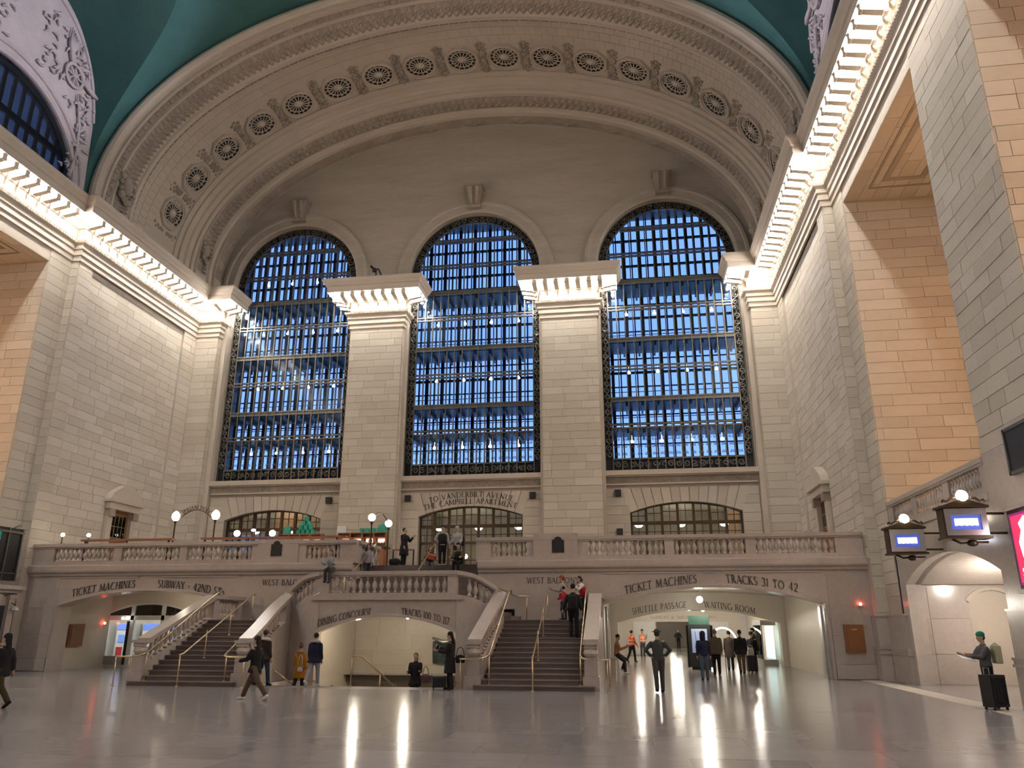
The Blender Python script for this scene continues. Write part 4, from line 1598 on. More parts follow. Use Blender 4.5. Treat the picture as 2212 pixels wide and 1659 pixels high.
# =================================================================== INSCRIPTIONS
K, H_ = .125, .055                        # thick and hair strokes
GL = {
 'A': (.78, [('l', .04, 0, .39, 1, H_), ('l', .39, 1, .74, 0, K), ('l', .17, .36, .61, .36, H_)], [(.06, 0), (.72, 0)]),
 'B': (.60, [('l', .12, 0, .12, 1, K), ('a', .30, .76, .20, .24, -90, 90, K), ('a', .32, .26, .24, .26, -90, 90, K), ('l', .12, 1, .3, 1, H_), ('l', .12, .52, .32, .52, H_), ('l', .12, 0, .32, 0, H_)], [(.12, 0), (.12, 1)]),
 'C': (.80, [('a', .46, .5, .40, .5, 48, 312, K)], []),
 'D': (.82, [('l', .12, 0, .12, 1, K), ('a', .30, .5, .46, .5, -90, 90, K), ('l', .12, 1, .3, 1, H_), ('l', .12, 0, .3, 0, H_)], [(.12, 0), (.12, 1)]),
 'E': (.58, [('l', .12, 0, .12, 1, K), ('l', .12, .98, .52, .98, H_), ('l', .12, .52, .44, .52, H_), ('l', .12, .02, .55, .02, H_), ('l', .52, .98, .52, .86, H_), ('l', .55, .02, .55, .15, H_)], [(.12, 0), (.12, 1)]),
 'G': (.84, [('a', .46, .5, .40, .5, 48, 330, K), ('l', .76, .05, .76, .42, K)], [(.76, .42)]),
 'H': (.84, [('l', .13, 0, .13, 1, K), ('l', .71, 0, .71, 1, K), ('l', .13, .52, .71, .52, H_)], [(.13, 0), (.13, 1), (.71, 0), (.71, 1)]),
 'I': (.26, [('l', .13, 0, .13, 1, K)], [(.13, 0), (.13, 1)]),
 'K': (.72, [('l', .12, 0, .12, 1, K), ('l', .12, .48, .60, 1, H_), ('l', .26, .60, .68, 0, K)], [(.12, 0), (.12, 1), (.60, 1), (.66, 0)]),
 'L': (.56, [('l', .12, 0, .12, 1, K), ('l', .12, .02, .52, .02, H_), ('l', .52, .02, .52, .16, H_)], [(.12, 0), (.12, 1)]),
 'M': (.98, [('l', .10, 0, .16, 1, H_), ('l', .16, 1, .50, .08, K), ('l', .50, .08, .82, 1, H_), ('l', .82, 1, .88, 0, K)], [(.10, 0), (.88, 0)]),
 'N': (.86, [('l', .13, 0, .13, 1, H_), ('l', .13, 1, .72, 0, K), ('l', .72, 0, .72, 1, H_)], [(.13, 0), (.13, 1), (.72, 1)]),
 'O': (.92, [('a', .46, .5, .40, .48, 0, 360, K)], []),
 'P': (.58, [('l', .12, 0, .12, 1, K), ('a', .30, .74, .21, .26, -90, 90, K), ('l', .12, 1, .3, 1, H_), ('l', .12, .48, .3, .48, H_)], [(.12, 0), (.12, 1)]),
 'R': (.70, [('l', .12, 0, .12, 1, K), ('a', .30, .75, .21, .25, -90, 90, K), ('l', .12, 1, .3, 1, H_), ('l', .12, .5, .3, .5, H_), ('l', .32, .5, .66, 0, K)], [(.12, 0), (.12, 1), (.64, 0)]),
 'S': (.56, [('a', .28, .75, .19, .24, 40, 270, K), ('a', .28, .26, .21, .25, -140, 90, K)], []),
 'T': (.70, [('l', .35, 0, .35, 1, K), ('l', .04, .98, .66, .98, H_), ('l', .04, .98, .04, .85, H_), ('l', .66, .98, .66, .85, H_)], [(.35, 0)]),
 'U': (.80, [('l', .13, .34, .13, 1, K), ('a', .40, .32, .27, .32, 180, 360, K), ('l', .67, .34, .67, 1, H_)], [(.13, 1), (.67, 1)]),
 'V': (.76, [('l', .06, 1, .38, 0, K), ('l', .38, 0, .70, 1, H_)], [(.06, 1), (.70, 1)]),
 'W': (1.08, [('l', .06, 1, .30, 0, K), ('l', .30, 0, .54, 1, H_), ('l', .54, 1, .78, 0, K), ('l', .78, 0, 1.02, 1, H_)], [(.06, 1), (1.02, 1)]),
 'Y': (.72, [('l', .06, 1, .36, .48, K), ('l', .36, .48, .66, 1, H_), ('l', .36, 0, .36, .48, K)], [(.06, 1), (.66, 1), (.36, 0)]),
 '0': (.64, [('a', .32, .5, .26, .48, 0, 360, K)], []),
 '1': (.36, [('l', .20, 0, .20, 1, K), ('l', .06, .86, .20, 1, H_)], [(.20, 0)]),
 '2': (.62, [('a', .30, .72, .22, .26, -30, 160, K), ('l', .50, .60, .08, .02, K), ('l', .08, .02, .56, .02, K)], []),
 '3': (.58, [('a', .27, .75, .20, .24, -90, 150, K), ('a', .27, .26, .23, .26, -150, 90, K)], []),
 '4': (.68, [('l', .48, 0, .48, 1, K), ('l', .48, 1, .04, .30, H_), ('l', .04, .30, .64, .30, H_)], []),
 '7': (.58, [('l', .06, .98, .54, .98, K), ('l', .54, .98, .22, 0, K)], []),
 '*': (.40, [('a', .20, .45, .06, .06, 0, 360, .12)], []),
 '&': (.8, [('a', .36, .76, .18, .2, 0, 360, H_), ('a', .34, .27, .26, .26, 20, 330, K), ('l', .3, .55, .74, 0, K)], []),
 ' ': (.42, [], []),
}


def glyph(mb, ch, place):
    """place(u, v) -> 3D front point builder returning two points (front, back)."""
    w, strokes, serifs = GL[ch]
    def quad(a, b, c, d):
        P = [place(*p) for p in (a, b, c, d)]
        mb.add([p[0] for p in P] + [p[1] for p in P], [(0, 1, 2, 3), (0, 4, 5, 1), (1, 5, 6, 2), (2, 6, 7, 3), (3, 7, 4, 0)])
    for st in strokes:
        if st[0] == 'l':
            _, x0, y0, x1, y1, t = st
            L = math.hypot(x1 - x0, y1 - y0) or 1
            nx, ny = -(y1 - y0) / L * t / 2, (x1 - x0) / L * t / 2
            quad((x0 - nx, y0 - ny), (x1 - nx, y1 - ny), (x1 + nx, y1 + ny), (x0 + nx, y0 + ny))
        else:
            _, cx, cy, rx, ry, a0, a1, t = st
            n = max(6, int(abs(a1 - a0) / 24))
            for i in range(n):
                p, q = radians(a0 + (a1 - a0) * i / n), radians(a0 + (a1 - a0) * (i + 1) / n)
                tp, tq = [(.45 + .55 * abs(cos(a))) * t / 2 for a in (p, q)]
                quad((cx + (rx - tp) * cos(p), cy + (ry - tp) * sin(p)), (cx + (rx + tp) * cos(p), cy + (ry + tp) * sin(p)),
                     (cx + (rx + tq) * cos(q), cy + (ry + tq) * sin(q)), (cx + (rx - tq) * cos(q), cy + (ry - tq) * sin(q)))
    for x, y in serifs:
        d = .025 if y < .5 else -.025
        quad((x - .13, y), (x + .13, y), (x + .13, y + d * 1.6), (x - .13, y + d * 1.6))


def inscription(parent, text, p0, p1, height, sag=0.0, plane='y', depth=.012, mat='letter', flip=1, name='lettering', label=None):
    """Capital letters along the baseline p0 -> p1 (3D), rising by sag in the middle. plane: axis the letters face along."""
    a, b = Vector(p0), Vector(p1)
    L = (b - a).length
    U = (b - a).normalized()
    Vv = Vector((0, 0, 1))
    N = Vector((0, -1, 0)) if plane == 'y' else Vector((-1 if p0[0] > 0 else 1, 0, 0))
    tot = sum(GL[c][0] for c in text) + .10 * (len(text) - 1)
    sx = L / tot
    mb = MB()
    u = 0.0
    for ch in text:
        w = GL[ch][0]
        m = (u + w / 2) / tot
        slope = sag * 4 * (1 - 2 * m) / L
        def place(gx, gy):
            f = (u + gx) / tot
            lift = sag * 4 * m * (1 - m) + (f - m) * L * slope
            # gentle rotation: shear sideways with height
            q = a + U * (f * L - gy * height * slope) + Vv * (lift + gy * height)
            return q + N * depth, q - N * .004
        glyph(mb, ch, place)
        u += w + .10
    return obj(name, mb, mat, parent, label=label or 'row of dark incised capital letters')


yb = YB - .022
inscription(balc, 'TICKET MACHINES', (8.84, yb, 3.17), (11.72, yb, 3.60), .32, .06)
inscription(balc, 'TRACKS 31 TO 42', (12.89, yb, 3.60), (15.6, yb, 3.22), .32, .06)
inscription(balc, 'TICKET MACHINES', (-15.96, yb, 3.17), (-12.92, yb, 3.56), .32, .06)
inscription(balc, 'SUBWAY * 42ND ST', (-11.79, yb, 3.56), (-8.75, yb, 3.20), .32, .06)
inscription(balc, 'WEST BALCONY', (-6.85, yb, 3.62), (-4.6, yb, 3.62), .24)
inscription(balc, 'WEST BALCONY', (4.82, yb, 3.62), (7.0, yb, 3.62), .24)
inscription(plat, 'DINING CONCOURSE', (-2.64, -15.125, 1.90), (-.61, -15.125, 2.32), .25, .05)
inscription(plat, 'TRACKS 100 TO 117', (.60, -15.125, 2.32), (2.4, -15.125, 1.96), .25, .05)
inscription(wall_w, 'TO VANDERBILT AVENUE', (-2.45, -.04, 8.84), (2.52, -.04, 8.84), .30, .32)
inscription(wall_w, 'THE CAMPBELL APARTMENT', (-2.75, -.04, 8.42), (2.72, -.04, 8.42), .30, .34)

# =================================================================== PASSAGES
def globe_lamp(loc, label, r=.14, mat='globe', power=0, drop=.25, col=(1, .93, .8), group=None):
    t = thing('ceiling_globe_lamp', label, 'lamp', loc, group=group)
    m = MB()
    m.ball((0, 0, 0), r, 14, 9)
    obj('globe', m, mat, t, True)
    m = MB()
    m.tube([(0, 0, r * .9), (0, 0, r * .9 + drop)], .02, 6)
    m.lathe([(.09, r * .9 + drop - .03), (.09, r * .9 + drop)], 10)
    obj('stem', m, 'brass', t)
    if power:
        lamp('globe_light', 'POINT', (0, 0, -r - .08), power * PASSAGE, col, .12, t)
    return t


# --- north passage (beyond the right arch)
mb = MB()
mb.box(7.55, 7.9, -10.55, -1.1, 0, 3.7)
mb.box(16.9, 17.2, -10.55, -1.1, 0, 3.7)
mb.box(7.7, 8.0, -.6, 13.8, 0, 3.4)
mb.box(16.9, 17.2, -.6, 13.8, 0, 3.4)
mb.box(9.0, 9.3, 14.3, 38, 0, 3.4)
mb.box(16.0, 16.3, 14.3, 38, 0, 3.4)
mb.box(9.0, 16.3, 38, 38.3, 0, 3.4)
wp = struct('wall_passage', mb, 'passage_stone', 'pale stone walls of the bright passage under the north arch')
mb = MB()
mb.plate([(7.6, 0), (12.45 - 4.15, 0)] + arc_pts(12.45, 2.12, 4.15, .63) + [(12.45 + 4.15, 0), (17.8, 0), (17.8, 3.7), (7.6, 3.7)], [], .7, lambda u, v, w: (u, -1.0 + w, v))
wp2 = struct('wall_passage_arch', mb, 'passage_stone', 'inner arch of the north passage with dark capitals')
inscription(wp2, 'SHUTTLE PASSAGE', (9.09, -1.005, 2.52), (11.91, -1.005, 2.87), .32, .05)
inscription(wp2, 'WAITING ROOM', (12.86, -1.005, 2.87), (15.4, -1.005, 2.54), .32, .05)
mb = MB()
mb.plate([(7.7, 0), (10.7, 0), (10.7, 2.25), (14.1, 2.25), (14.1, 0), (17.2, 0), (17.2, 3.4), (7.7, 3.4)], [], .4, lambda u, v, w: (u, 14 + w, v))
wp3 = struct('wall_passage_end', mb, 'passage_stone', 'end wall of the north passage with a wide doorway')
inscription(wp3, 'SUBWAY & SHUTTLE TRAINS', (10.3, 13.995, 2.45), (14.9, 13.995, 2.45), .20, mat='carved')
for x0, x1 in ((9.1, 10.6), (14.2, 15.7)):
    m = MB()
    m.box(x0, x1, 13.93, 13.99, .05, 2.25)
    obj('white_hoarding', m, 'white_paint', wp3)
mb = MB()
mb.plate(arc_pts(12.3, 3.35, 4.9, .30) + [(17.9, 4.0), (7.5, 4.0)], [], 9.6, lambda u, v, w: (u, -10.6 + w, v))
mb.box(7.6, 17.3, -.4, 14.4, 3.3, 3.6)
mb.box(9.0, 16.3, 14, 38.3, 3.0, 3.3)
struct('ceiling_passage', mb, 'passage_stone', 'pale ceiling of the north passage')
mb = MB()
mb.box(7.5, 18, 1.5, 38.4, -.3, 0.0)
struct('floor_passage', mb, 'floor_marble', 'polished floor of the north passage')
for (x, y, z, p) in ((12.2, -6.3, 3.12, 230), (12.3, 3.0, 2.95, 170), (9.35, 3.0, 2.9, 100), (15.7, 3.0, 2.9, 100), (10.5, 9, 2.95, 110), (13.6, 9, 2.95, 110), (12.5, 20, 2.7, 120), (12.5, 30, 2.7, 120)):
    where = {-6.3: 'just inside the front arch', 20: 'beyond the end doorway', 30: 'farthest beyond the end doorway'}.get(y, ('%s of the row behind the inner arch' % {12.3: 'middle', 9.35: 'left', 15.7: 'right'}.get(x)) if y == 3.0 else '%s of the pair before the end wall' % ('left' if x < 12 else 'right'))
    globe_lamp((x, y, z), 'glowing globe lamp in the north passage, ' + where, .15 if y < 5 else .11, 'globe', p, .3, group=None if y < 0 else 'globe lamps of the north passage')
for (x, y, q) in ((11.6, 6.5, 'first'), (12.2, 6.5, 'second'), (14.9, 6.0, 'third'), (15.2, 6.0, 'fourth')):
    globe_lamp((x, y, 3.0), 'small ceiling spot deep in the north passage, %s from the left' % q, .07, 'globe', 0, .2, group='twin spots of the north passage')
# dark jamb post and steel edging of the arch
for x, w in ((8.05, 'south'), (16.42, 'north')):
    m = MB()
    m.box(x - .05, x + .05, YB + .1, YB + .5, 0, 2.7)
    m.tube([(x + .09, YB - .05, 0), (x + .09, YB - .05, 2.6)], .02, 6)
    o = obj('steel_gate_post', m, 'steel', None, label='narrow steel gate post on the %s jamb of the north arch' % w, category='post')
# show case, arch of light, information kiosk
t = thing('display_case', 'glowing glass display case by the north wall of the passage', 'display case', (16.1, 1.6, 0))
m = MB(); m.box(-.3, .45, -1.4, 1.4, 0, .28); obj('plinth', m, 'steel', t)
m = MB(); m.box(.3, .34, -1.3, 1.3, .3, 1.95); obj('light_back', m, 'show_case', t)
m = MB(); m.box(-.3, -.28, -1.35, 1.35, .28, 2.0); obj('glass_front', m, 'door_pane', t)
m = MB(); m.box(-.32, .46, -1.42, 1.42, 2.0, 2.25); obj('canopy', m, 'steel', t)
for yy in (-1.38, 1.38):
    m = MB(); m.box(-.31, -.25, yy - .03, yy + .03, .28, 2.0); obj('corner_post', m, 'steel', t)
m = MB()
m.tube([(14.9 + .85 * cos(pi * i / 16), 10.5, .9 + .95 * sin(pi * i / 16)) for i in range(17)], .05, 8)
obj('light_arch', m, 'small_globe', None, label='white glowing arch standing at the back of the passage', category='light')
t = thing('map_kiosk', 'tall black map kiosk with green header standing in the passage', 'kiosk', (12.2, -4.9, 0), -.12)
m = MB(); m.box(-.52, .52, -.24, .24, .12, 2.02); obj('body', m, 'black', t)
m = MB(); m.box(-.42, .42, -.2, .2, 0, .12); obj('foot', m, 'void', t)
m = MB(); m.box(-.47, .47, -.2, .2, 2.02, 2.42); h = obj('header', m, 'header_green', t)
m = MB(); m.box(-.36, .36, -.262, -.242, .75, 1.82); h = obj('map_sheet', m, 'screen_grey', t)
for i in range(7):
    m = MB()
    m.tube([(-.3 + .08 * i, -.27, .85 + .1 * (i % 3)), (-.25 + .09 * i, -.27, 1.3), (-.3 + .1 * i, -.27, 1.72)], .012, 4)
    obj('map_line', m, ('blue_panel', 'letter')[i % 2], h)
for x in (-.56, .56):
    m = MB(); m.tube([(x, 0, .1), (x, 0, 1.98)], .06, 8); obj('side_post', m, 'black', t)

# --- south passage with glazed screen and ticket machines
mb = MB()
mb.box(-17.9, -17.0, -10.55, -7.0, 0, 3.7)
mb.box(-7.9, -7.55, -10.55, 1.0, 0, 3.7)
mb.box(-12.2, -7.6, -6.9, -6.7, 0, 3.7)
mb.box(-22, -7.6, -1.9, -1.6, 0, 3.7)
mb.box(-22, -21.8, -7, -1.6, 0, 3.7)
ws = struct('wall_ticket_hall', mb, 'passage_stone', 'pale walls of the ticket machine room under the south arch')
mb = MB()
mb.plate(arc_pts(-12.3, 3.35, 4.9, .30) + [(-7.4, 4.0), (-18.0, 4.0)], [], 4.0, lambda u, v, w: (u, -10.6 + w, v))
mb.box(-22, -7.5, -6.7, -1.5, 3.3, 3.5)
struct('ceiling_ticket_hall', mb, 'passage_stone', 'pale ceiling of the ticket machine room')
mb = MB()
sc = -14.85
oring = [(-17.4, 0)] + arc_pts(sc, 2.42, 2.55, .62) + [(-12.2, 0), (-12.2, 3.6), (-17.4, 3.6)]
mb.plate([(-17.6, 0)] + [(-17.4, 0)] + arc_pts(sc, 2.42, 2.52, .62)[0:] + [(-12.2, 0), (-12.0, 0), (-12.0, 3.6), (-17.6, 3.6)], [], .3, lambda u, v, w: (u, -7.0 + w, v))
obj('screen_wall', mb, 'passage_stone', ws)
scr = put('door_1', None, kind='structure', label='white framed glazed door screen to the ticket machines')
m = MB()
m.plate([(-17.38, .0)] + arc_pts(sc, 2.42, 2.53, .62) + [(-12.3, .0)], [[(-17.25, .12)] + arc_pts(sc, 2.42, 2.40, .52) + [(-12.43, .12)]], .1, lambda u, v, w: (u, -7.0 + w, v))
obj('arched_frame', m, 'white_paint', scr)
for x in (-15.75, -14.1):
    m = MB(); m.box(x - .09, x + .09, -7.05, -6.9, 0, 2.95); obj('frame_post', m, 'white_paint', scr)
m = MB(); m.box(-17.3, -12.4, -7.05, -6.9, 2.2, 2.42); obj('transom', m, 'white_paint', scr)
m = MB(); m.box(-17.3, -15.8, -7.06, -6.92, .12, .5); obj('kick_panel', m, 'steel', scr)
for x0, x1 in ((-17.2, -15.85), (-15.65, -14.2), (-14.0, -12.5)):
    zz = [p for p in arc_pts(sc, 2.42, 2.45, .56) if x0 <= p[0] <= x1]
    m = MB()
    m.plate([(x0, 2.42)] + [(x0, max(2.44, zz[0][1]))] + zz + [(x1, zz[-1][1]), (x1, 2.42)], [], .02, lambda u, v, w: (u, -6.98 + w, v))
    obj('fanlight_pane', m, 'dark_pane', scr)
    m = MB(); m.box(x0, x1, -6.98, -6.965, .12, 2.2); obj('pane', m, 'door_pane', scr)
m = MB(); m.box(-15.98, -15.86, -7.08, -6.9, .1, 2.15); obj('door_stile', m, 'black', scr)
for i in range(6):
    x = -20.6 + i * 1.55
    t = thing('ticket_machine', 'blue, green and red ticket machine behind the glazed screen, %s from the left' % nth(i), 'ticket machine', (x, -2.3, 0), group='ticket machines behind the screen')
    m = MB(); m.box(-.5, .5, -.3, .35, 0, 2.05); obj('body', m, 'white_paint', t)
    m = MB(); m.box(-.48, .48, -.34, -.3, 1.72, 2.03); obj('header', m, 'blue_panel', t)
    m = MB(); m.box(-.36, .0, -.33, -.3, 1.05, 1.45); obj('screen', m, 'blue_panel', t)
    m = MB(); m.box(.06, .42, -.33, -.3, .75, 1.5); obj('coin_panel', m, 'green_box', t)
    m = MB(); m.box(-.4, -.05, -.33, -.3, .35, .8); obj('ticket_tray', m, plain('red_panel', (.6, .03, .05), .4) if 'red_panel' not in MATS else 'red_panel', t)
for x in (-19.5, -16.3, -13.0, -10):
    m = MB(); m.box(-.75, .75, -.12, .12, -.04, .04)
    o = obj('light_tube', m, 'screen_white', None, label='bright ceiling light over the ticket machines, %s from the left' % nth([-19.5, -16.3, -13.0, -10].index(x)), category='light', group='ceiling lights over the ticket machines')
    o.location = (x, -4.2, 3.22)
    lamp('tube_light', 'AREA', (0, 0, -.06), 70 * PASSAGE, (1, .98, .95), 1.2, o)
for dx in (-.13, .13):
    m = MB(); m.ball((-16.0 + dx, -7.25, 2.28), .06, 8, 6)
    obj('emergency_lamp', m, 'small_globe', None, label='%s head of the twin emergency lamp over the glazed screen' % ('left' if dx < 0 else 'right'), category='lamp', group='twin emergency lamp heads')
lamp('vault_light', 'POINT', (-12.5, -8.8, 2.6), 40 * PASSAGE, (1, .86, .66), .15)

# cabinets, plaques and red lamps
t = thing('fire_cabinet', 'brown wooden wall cabinet right of the north arch', 'cabinet', (17.48, YB - .03, 0))
m = MB(); m.box(-.36, .36, -.10, 0, .98, 2.0); obj('case', m, 'wood', t)
m = MB(); m.box(-.28, .28, -.125, -.10, 1.06, 1.92); d = obj('door', m, 'wood', t)
m = MB(); m.ball((-.24, -.14, 1.45), .025, 8, 5); obj('knob', m, 'brass', d)
m = MB(); m.box(-.1, .1, -.13, -.12, 1.8, 1.84); obj('maker_plate', m, 'brass', d)
t = thing('fire_cabinet', 'brown wooden wall cabinet inside the south arch beside a round plaque', 'cabinet', (-16.97, -9.4, 0), pi / 2)
m = MB(); m.box(-.55, .45, -.10, 0, 1.0, 2.0); obj('case', m, 'wood', t)
m = MB(); m.box(-.46, .36, -.125, -.10, 1.08, 1.92); d = obj('door', m, 'wood', t)
m = MB(); m.ball((-.35, -.14, 1.45), .025, 8, 5); obj('knob', m, 'brass', d)
for loc, w in (((17.85, YB - .1, 2.76), 'above the brown cabinet by the north arch'), ((-16.9, -7.5, 2.05), 'beside the glazed ticket machine screen')):
    t = thing('alarm_lamp', 'small glowing red alarm lamp ' + w, 'lamp', loc)
    m = MB(); m.ball((0, 0, 0), .065, 10, 6); obj('lens', m, 'red_lamp', t, True)
    m = MB(); m.box(-.07, .07, 0, .1, -.09, -.05); obj('bracket', m, 'steel', t)
m = MB()
m.lathe([(.22, 0), (.22, .02), (.02, .03)], 24)
me = m.mesh('round_plaque', 'green_plaque')
put('round_plaque', me, None, (19.93, -13.47, 1.5), (pi / 2, 0, 0), label='round green metal plaque on the wall of the track gate', category='plaque')
put('round_plaque', m.mesh('round_plaque', 'void'), None, (-16.98, -10.3, 1.45), (0, pi / 2, 0), label='dark round plaque inside the south arch', category='plaque')

# =================================================================== NORTH WALL: gallery, track gate, signs
mb = MB()
GCY, GH, GZ, GRr = -17.92, 3.75, 3.35, .78
mb.plate([(-21.9, -.01), (GCY - GH, -.01)] + arc_pts(GCY, GZ, GH, GRr) + [(GCY + GH, -.01), (-13.35, -.01), (-13.35, 5.2), (-21.9, 5.2)], [], .5, lambda u, v, w: (XN + w, u, v))
gate = struct('wall_gate', mb, 'marble', 'marble wall with a wide arch leading to the track gates')
mb = MB()
mb.box(XN + .05, XN + 3.9, -21.85, -13.4, 4.95, 5.2)
mb.plate(arc_pts(GCY, GZ, GH, GRr) + [(-14, 4.6), (-21.9, 4.6)], [], 3.6, lambda u, v, w: (XN + .3 + w, u, v))
obj('vestibule_vault', mb, 'marble', gate)
mb = MB()
mb.plate([(XN, 0), (20.95, 0), (20.95, 2.75)] + arc_pts(21.75, 2.75, .8, .42, 10)[1:-1] + [(22.55, 2.75), (22.55, 0), (23, 0), (23, 4.4), (XN, 4.4)], [], .12, lambda u, v, w: (u, -13.56 + w, v))
obj('inner_arch_wall', mb, 'marble', gate)
mb = MB()
mb.box(20.8, 22.8, -13.44, -13.40, 0, 3.4)
obj('inner_arch_back', mb, 'limestone', gate)
mb = MB()
mb.sweep([(0, 0), (0, -.05), (.12, -.05), (.12, 0)], arc_pts(21.75, 2.75, .8, .42, 14), lambda p: ((p[0], -13.56, p[1]), ((p[0] - 21.75) / .95, 0, .85), (0, 1, 0)))
obj('inner_arch_moulding', mb, 'limestone', gate)
zs_ = [(0, 1.0), (1.0, 2.2), (2.2, 3.3)]
for i, (a, b) in enumerate(zs_):
    for j, (x0, x1) in enumerate(((XN + .1, 19.6), (19.6, 20.9))):
        m = MB(); m.box(x0 + .006, x1 - .006, -13.58, -13.55, a + .006, b - .006)
        obj('facing_slab', m, 'marble', gate)
t = thing('gallery_balustrade', 'marble balustrade of the gallery above the track gate', 'balustrade')
balustrade_run(t, (XN + .12, -13.45), (XN + .12, -21.8), 5.35, [(.5, 2.5, 9), (2.95, 5.3, 10), (5.75, 8.0, 10)], .28)
m = MB(); m.box(XN - .08, XN + .3, -21.85, -13.4, 5.18, 5.36); obj('ledge', m, 'marble', t)
globe_lamp((21.2, -16.4, 3.55), 'glowing lamp on the vault inside the track gate', .10, 'small_globe', 290, .2, (1, .93, .86))
# base mouldings of the piers
for (x0, x1, y0, y1) in ((XB - .12, XN, -12.02, -11.4), (XN - .14, XN, -13.9, -11.95), (XN - .14, XN, -25.8, -21.8)):
    m = MB()
    m.box(x0, x1, y0, y1, 0, .95)
    m.box(x0 - .05, x1, y0 - .05, y1 + .02, .95, 1.02)
    m.box(x0 - .02, x1, y0 - .02, y1, 1.02, 1.12)
    m.box(x0 - .05, x1, y0 - .05, y1 + .02, 1.12, 1.18)
    m.box(x0 + .03, x1, y0 + .03, y1, 1.18, 2.3)
    m.box(x0 - .01, x1, y0 - .01, y1 + .01, 2.3, 2.36)
    obj('pier_base', m, 'marble', bpy.data.objects['wall_right'])
m = MB(); m.box(XN - .04, XN, -25.7, -21.85, 2.36, 6.4)
obj('pier_facing', m, 'marble', bpy.data.objects['wall_right'])

# track signs
for k, (x, y, z) in enumerate(((17.62, -18.27, 4.47), (17.62, -22.74, 4.47))):
    t = thing('track_sign', 'bronze track sign with a globe lamp, %s of the track gate' % ('far side' if k == 0 else 'near side'), 'sign', (x, y, z))
    m = MB(); m.box(-.52, .52, -.12, .30, -.36, .36); obj('case', m, 'bronze', t)
    m = MB(); m.plate([(-.5, -.34), (.5, -.34), (.5, .34), (-.5, .34)], [[(-.36, -.20), (.36, -.20), (.36, .18), (-.36, .18)]], .05, lambda u, v, w: (u, -.17 + w, v)); obj('face_frame', m, 'steel', t)
    m = MB(); m.box(-.36, .36, -.135, -.12, -.20, .18); obj('screen', m, 'screen_blue', t)
    m = MB()
    for i in range(9):
        m.box(-.27 + i * .062, -.225 + i * .062 + .012, -.145, -.136, -.09 + .01 * (i % 2), .085)
    obj('led_line', m, 'screen_white', t)
    m = MB(); m.box(-.58, .58, -.2, .34, .36, .42); obj('case_cornice', m, 'bronze', t)
    m = MB(); m.box(-.56, .56, -.2, .34, -.42, -.36); obj('case_base', m, 'bronze', t)
    m = MB()
    m.add([(-.54, -.18, .42), (.54, -.18, .42), (0, -.18, .60), (-.54, .3, .42), (.54, .3, .42), (0, .3, .60)], [(0, 1, 2), (5, 4, 3), (0, 2, 5, 3), (1, 4, 5, 2)])
    obj('pediment', m, 'bronze', t)
    for s in (-1, 1):
        m = MB()
        m.tube([(s * p, -.16, q) for p, q in ((.18, .62), (.3, .60), (.40, .52), (.48, .56), (.52, .50))], [.03, .035, .03, .035, .02], 6)
        obj('crest_scroll', m, 'bronze', t, True)
    m = MB()
    m.tube([(-.34, 0, -.42), (-.15, 0, -.52), (.1, 0, -.50), (.5, 0, -.5)], .03, 6)
    m.ball((.12, 0, -.52), .11, 10, 6, 1.3, 1, .8)
    obj('scroll_bracket', m, 'bronze', t, True)
    m = MB(); m.ball((0, -.16, .66), .135, 14, 9); obj('globe', m, 'globe', t, True)
    m = MB(); m.tube([(.15 * cos(2 * pi * i / 20), -.13, .66 + .15 * sin(2 * pi * i / 20)) for i in range(21)], .02, 5, False); obj('globe_ring', m, 'steel', t)
    m = MB(); m.tube([(.5, .2, -.25), (XN - x, .25, -.25)], .035, 6); m.tube([(.5, .2, .25), (XN - x, .25, .25)], .035, 6); obj('wall_arm', m, 'bronze', t)
# advertising screen and dark board on the nearer pier
t = thing('advert_screen', 'pink advertising screen on the nearer stone pier', 'screen', (XN - .05, -23.95, 3.75))
m = MB(); m.box(-.10, .05, -1.05, 1.05, -.95, .95); obj('frame', m, 'bronze', t)
m = MB(); m.box(-.115, -.10, -.95, .95, -.86, .86); d = obj('display', m, 'screen_plum', t)
m = MB(); m.box(-.122, -.115, -.88, .88, -.80, .80); d = obj('pink_field', m, 'screen_pink', t)
m = MB()
m.plate([(.62, .15), (.42, .42), (.5, .6), (.2, .75), (-.1, .62), (-.05, .3), (-.3, .1), (-.1, -.15), (.25, -.1), (.4, -.35), (.55, -.2)], [], .006, lambda u, v, w: (-.13 + w, u, v))
m.box(-.13, -.124, -.3, .7, -.55, -.47)
m.box(-.13, -.124, -.1, .7, -.68, -.61)
obj('white_figure', m, 'screen_white', d)
m = MB(); m.box(-.16, .05, -1.12, 1.12, .95, 1.05); m.box(-.16, .05, -1.12, 1.12, -1.05, -.95); obj('frame_moulding', m, 'marble', t)
t = thing('dark_board', 'black switched-off board above the pink advertising screen', 'board', (XN - .05, -24.5, 6.1))
m = MB(); m.box(-.1, .05, -.95, .95, -.55, .55); obj('panel', m, 'black', t)
m = MB()
for y0, y1, z0, z1 in ((-1, 1, .5, .58), (-1, 1, -.58, -.5), (-1, -.93, -.58, .58), (.93, 1, -.58, .58)):
    m.box(-.13, .05, y0, y1, z0, z1)
obj('frame', m, 'iron', t)

# warm fill lamps added behind the balustrades to brighten the recesses
def recess_flood(x, y, z, label, power, aim):
    t = thing('recess_fill_flood', label, 'lamp', (x, y, z))
    m = MB(); m.lathe([(.10, 0), (.10, .03), (.03, .05), (.03, .22), (.14, .26), (.19, .42)], 12); obj('housing', m, 'black', t)
    m = MB(); m.lathe([(.17, .40), (.17, .41)], 12); obj('lens', m, 'shelf_glow', t)
    lamp('flood_fill_light', 'POINT', (0, 0, .6), power, (1.0, .58, .30), .25, t)


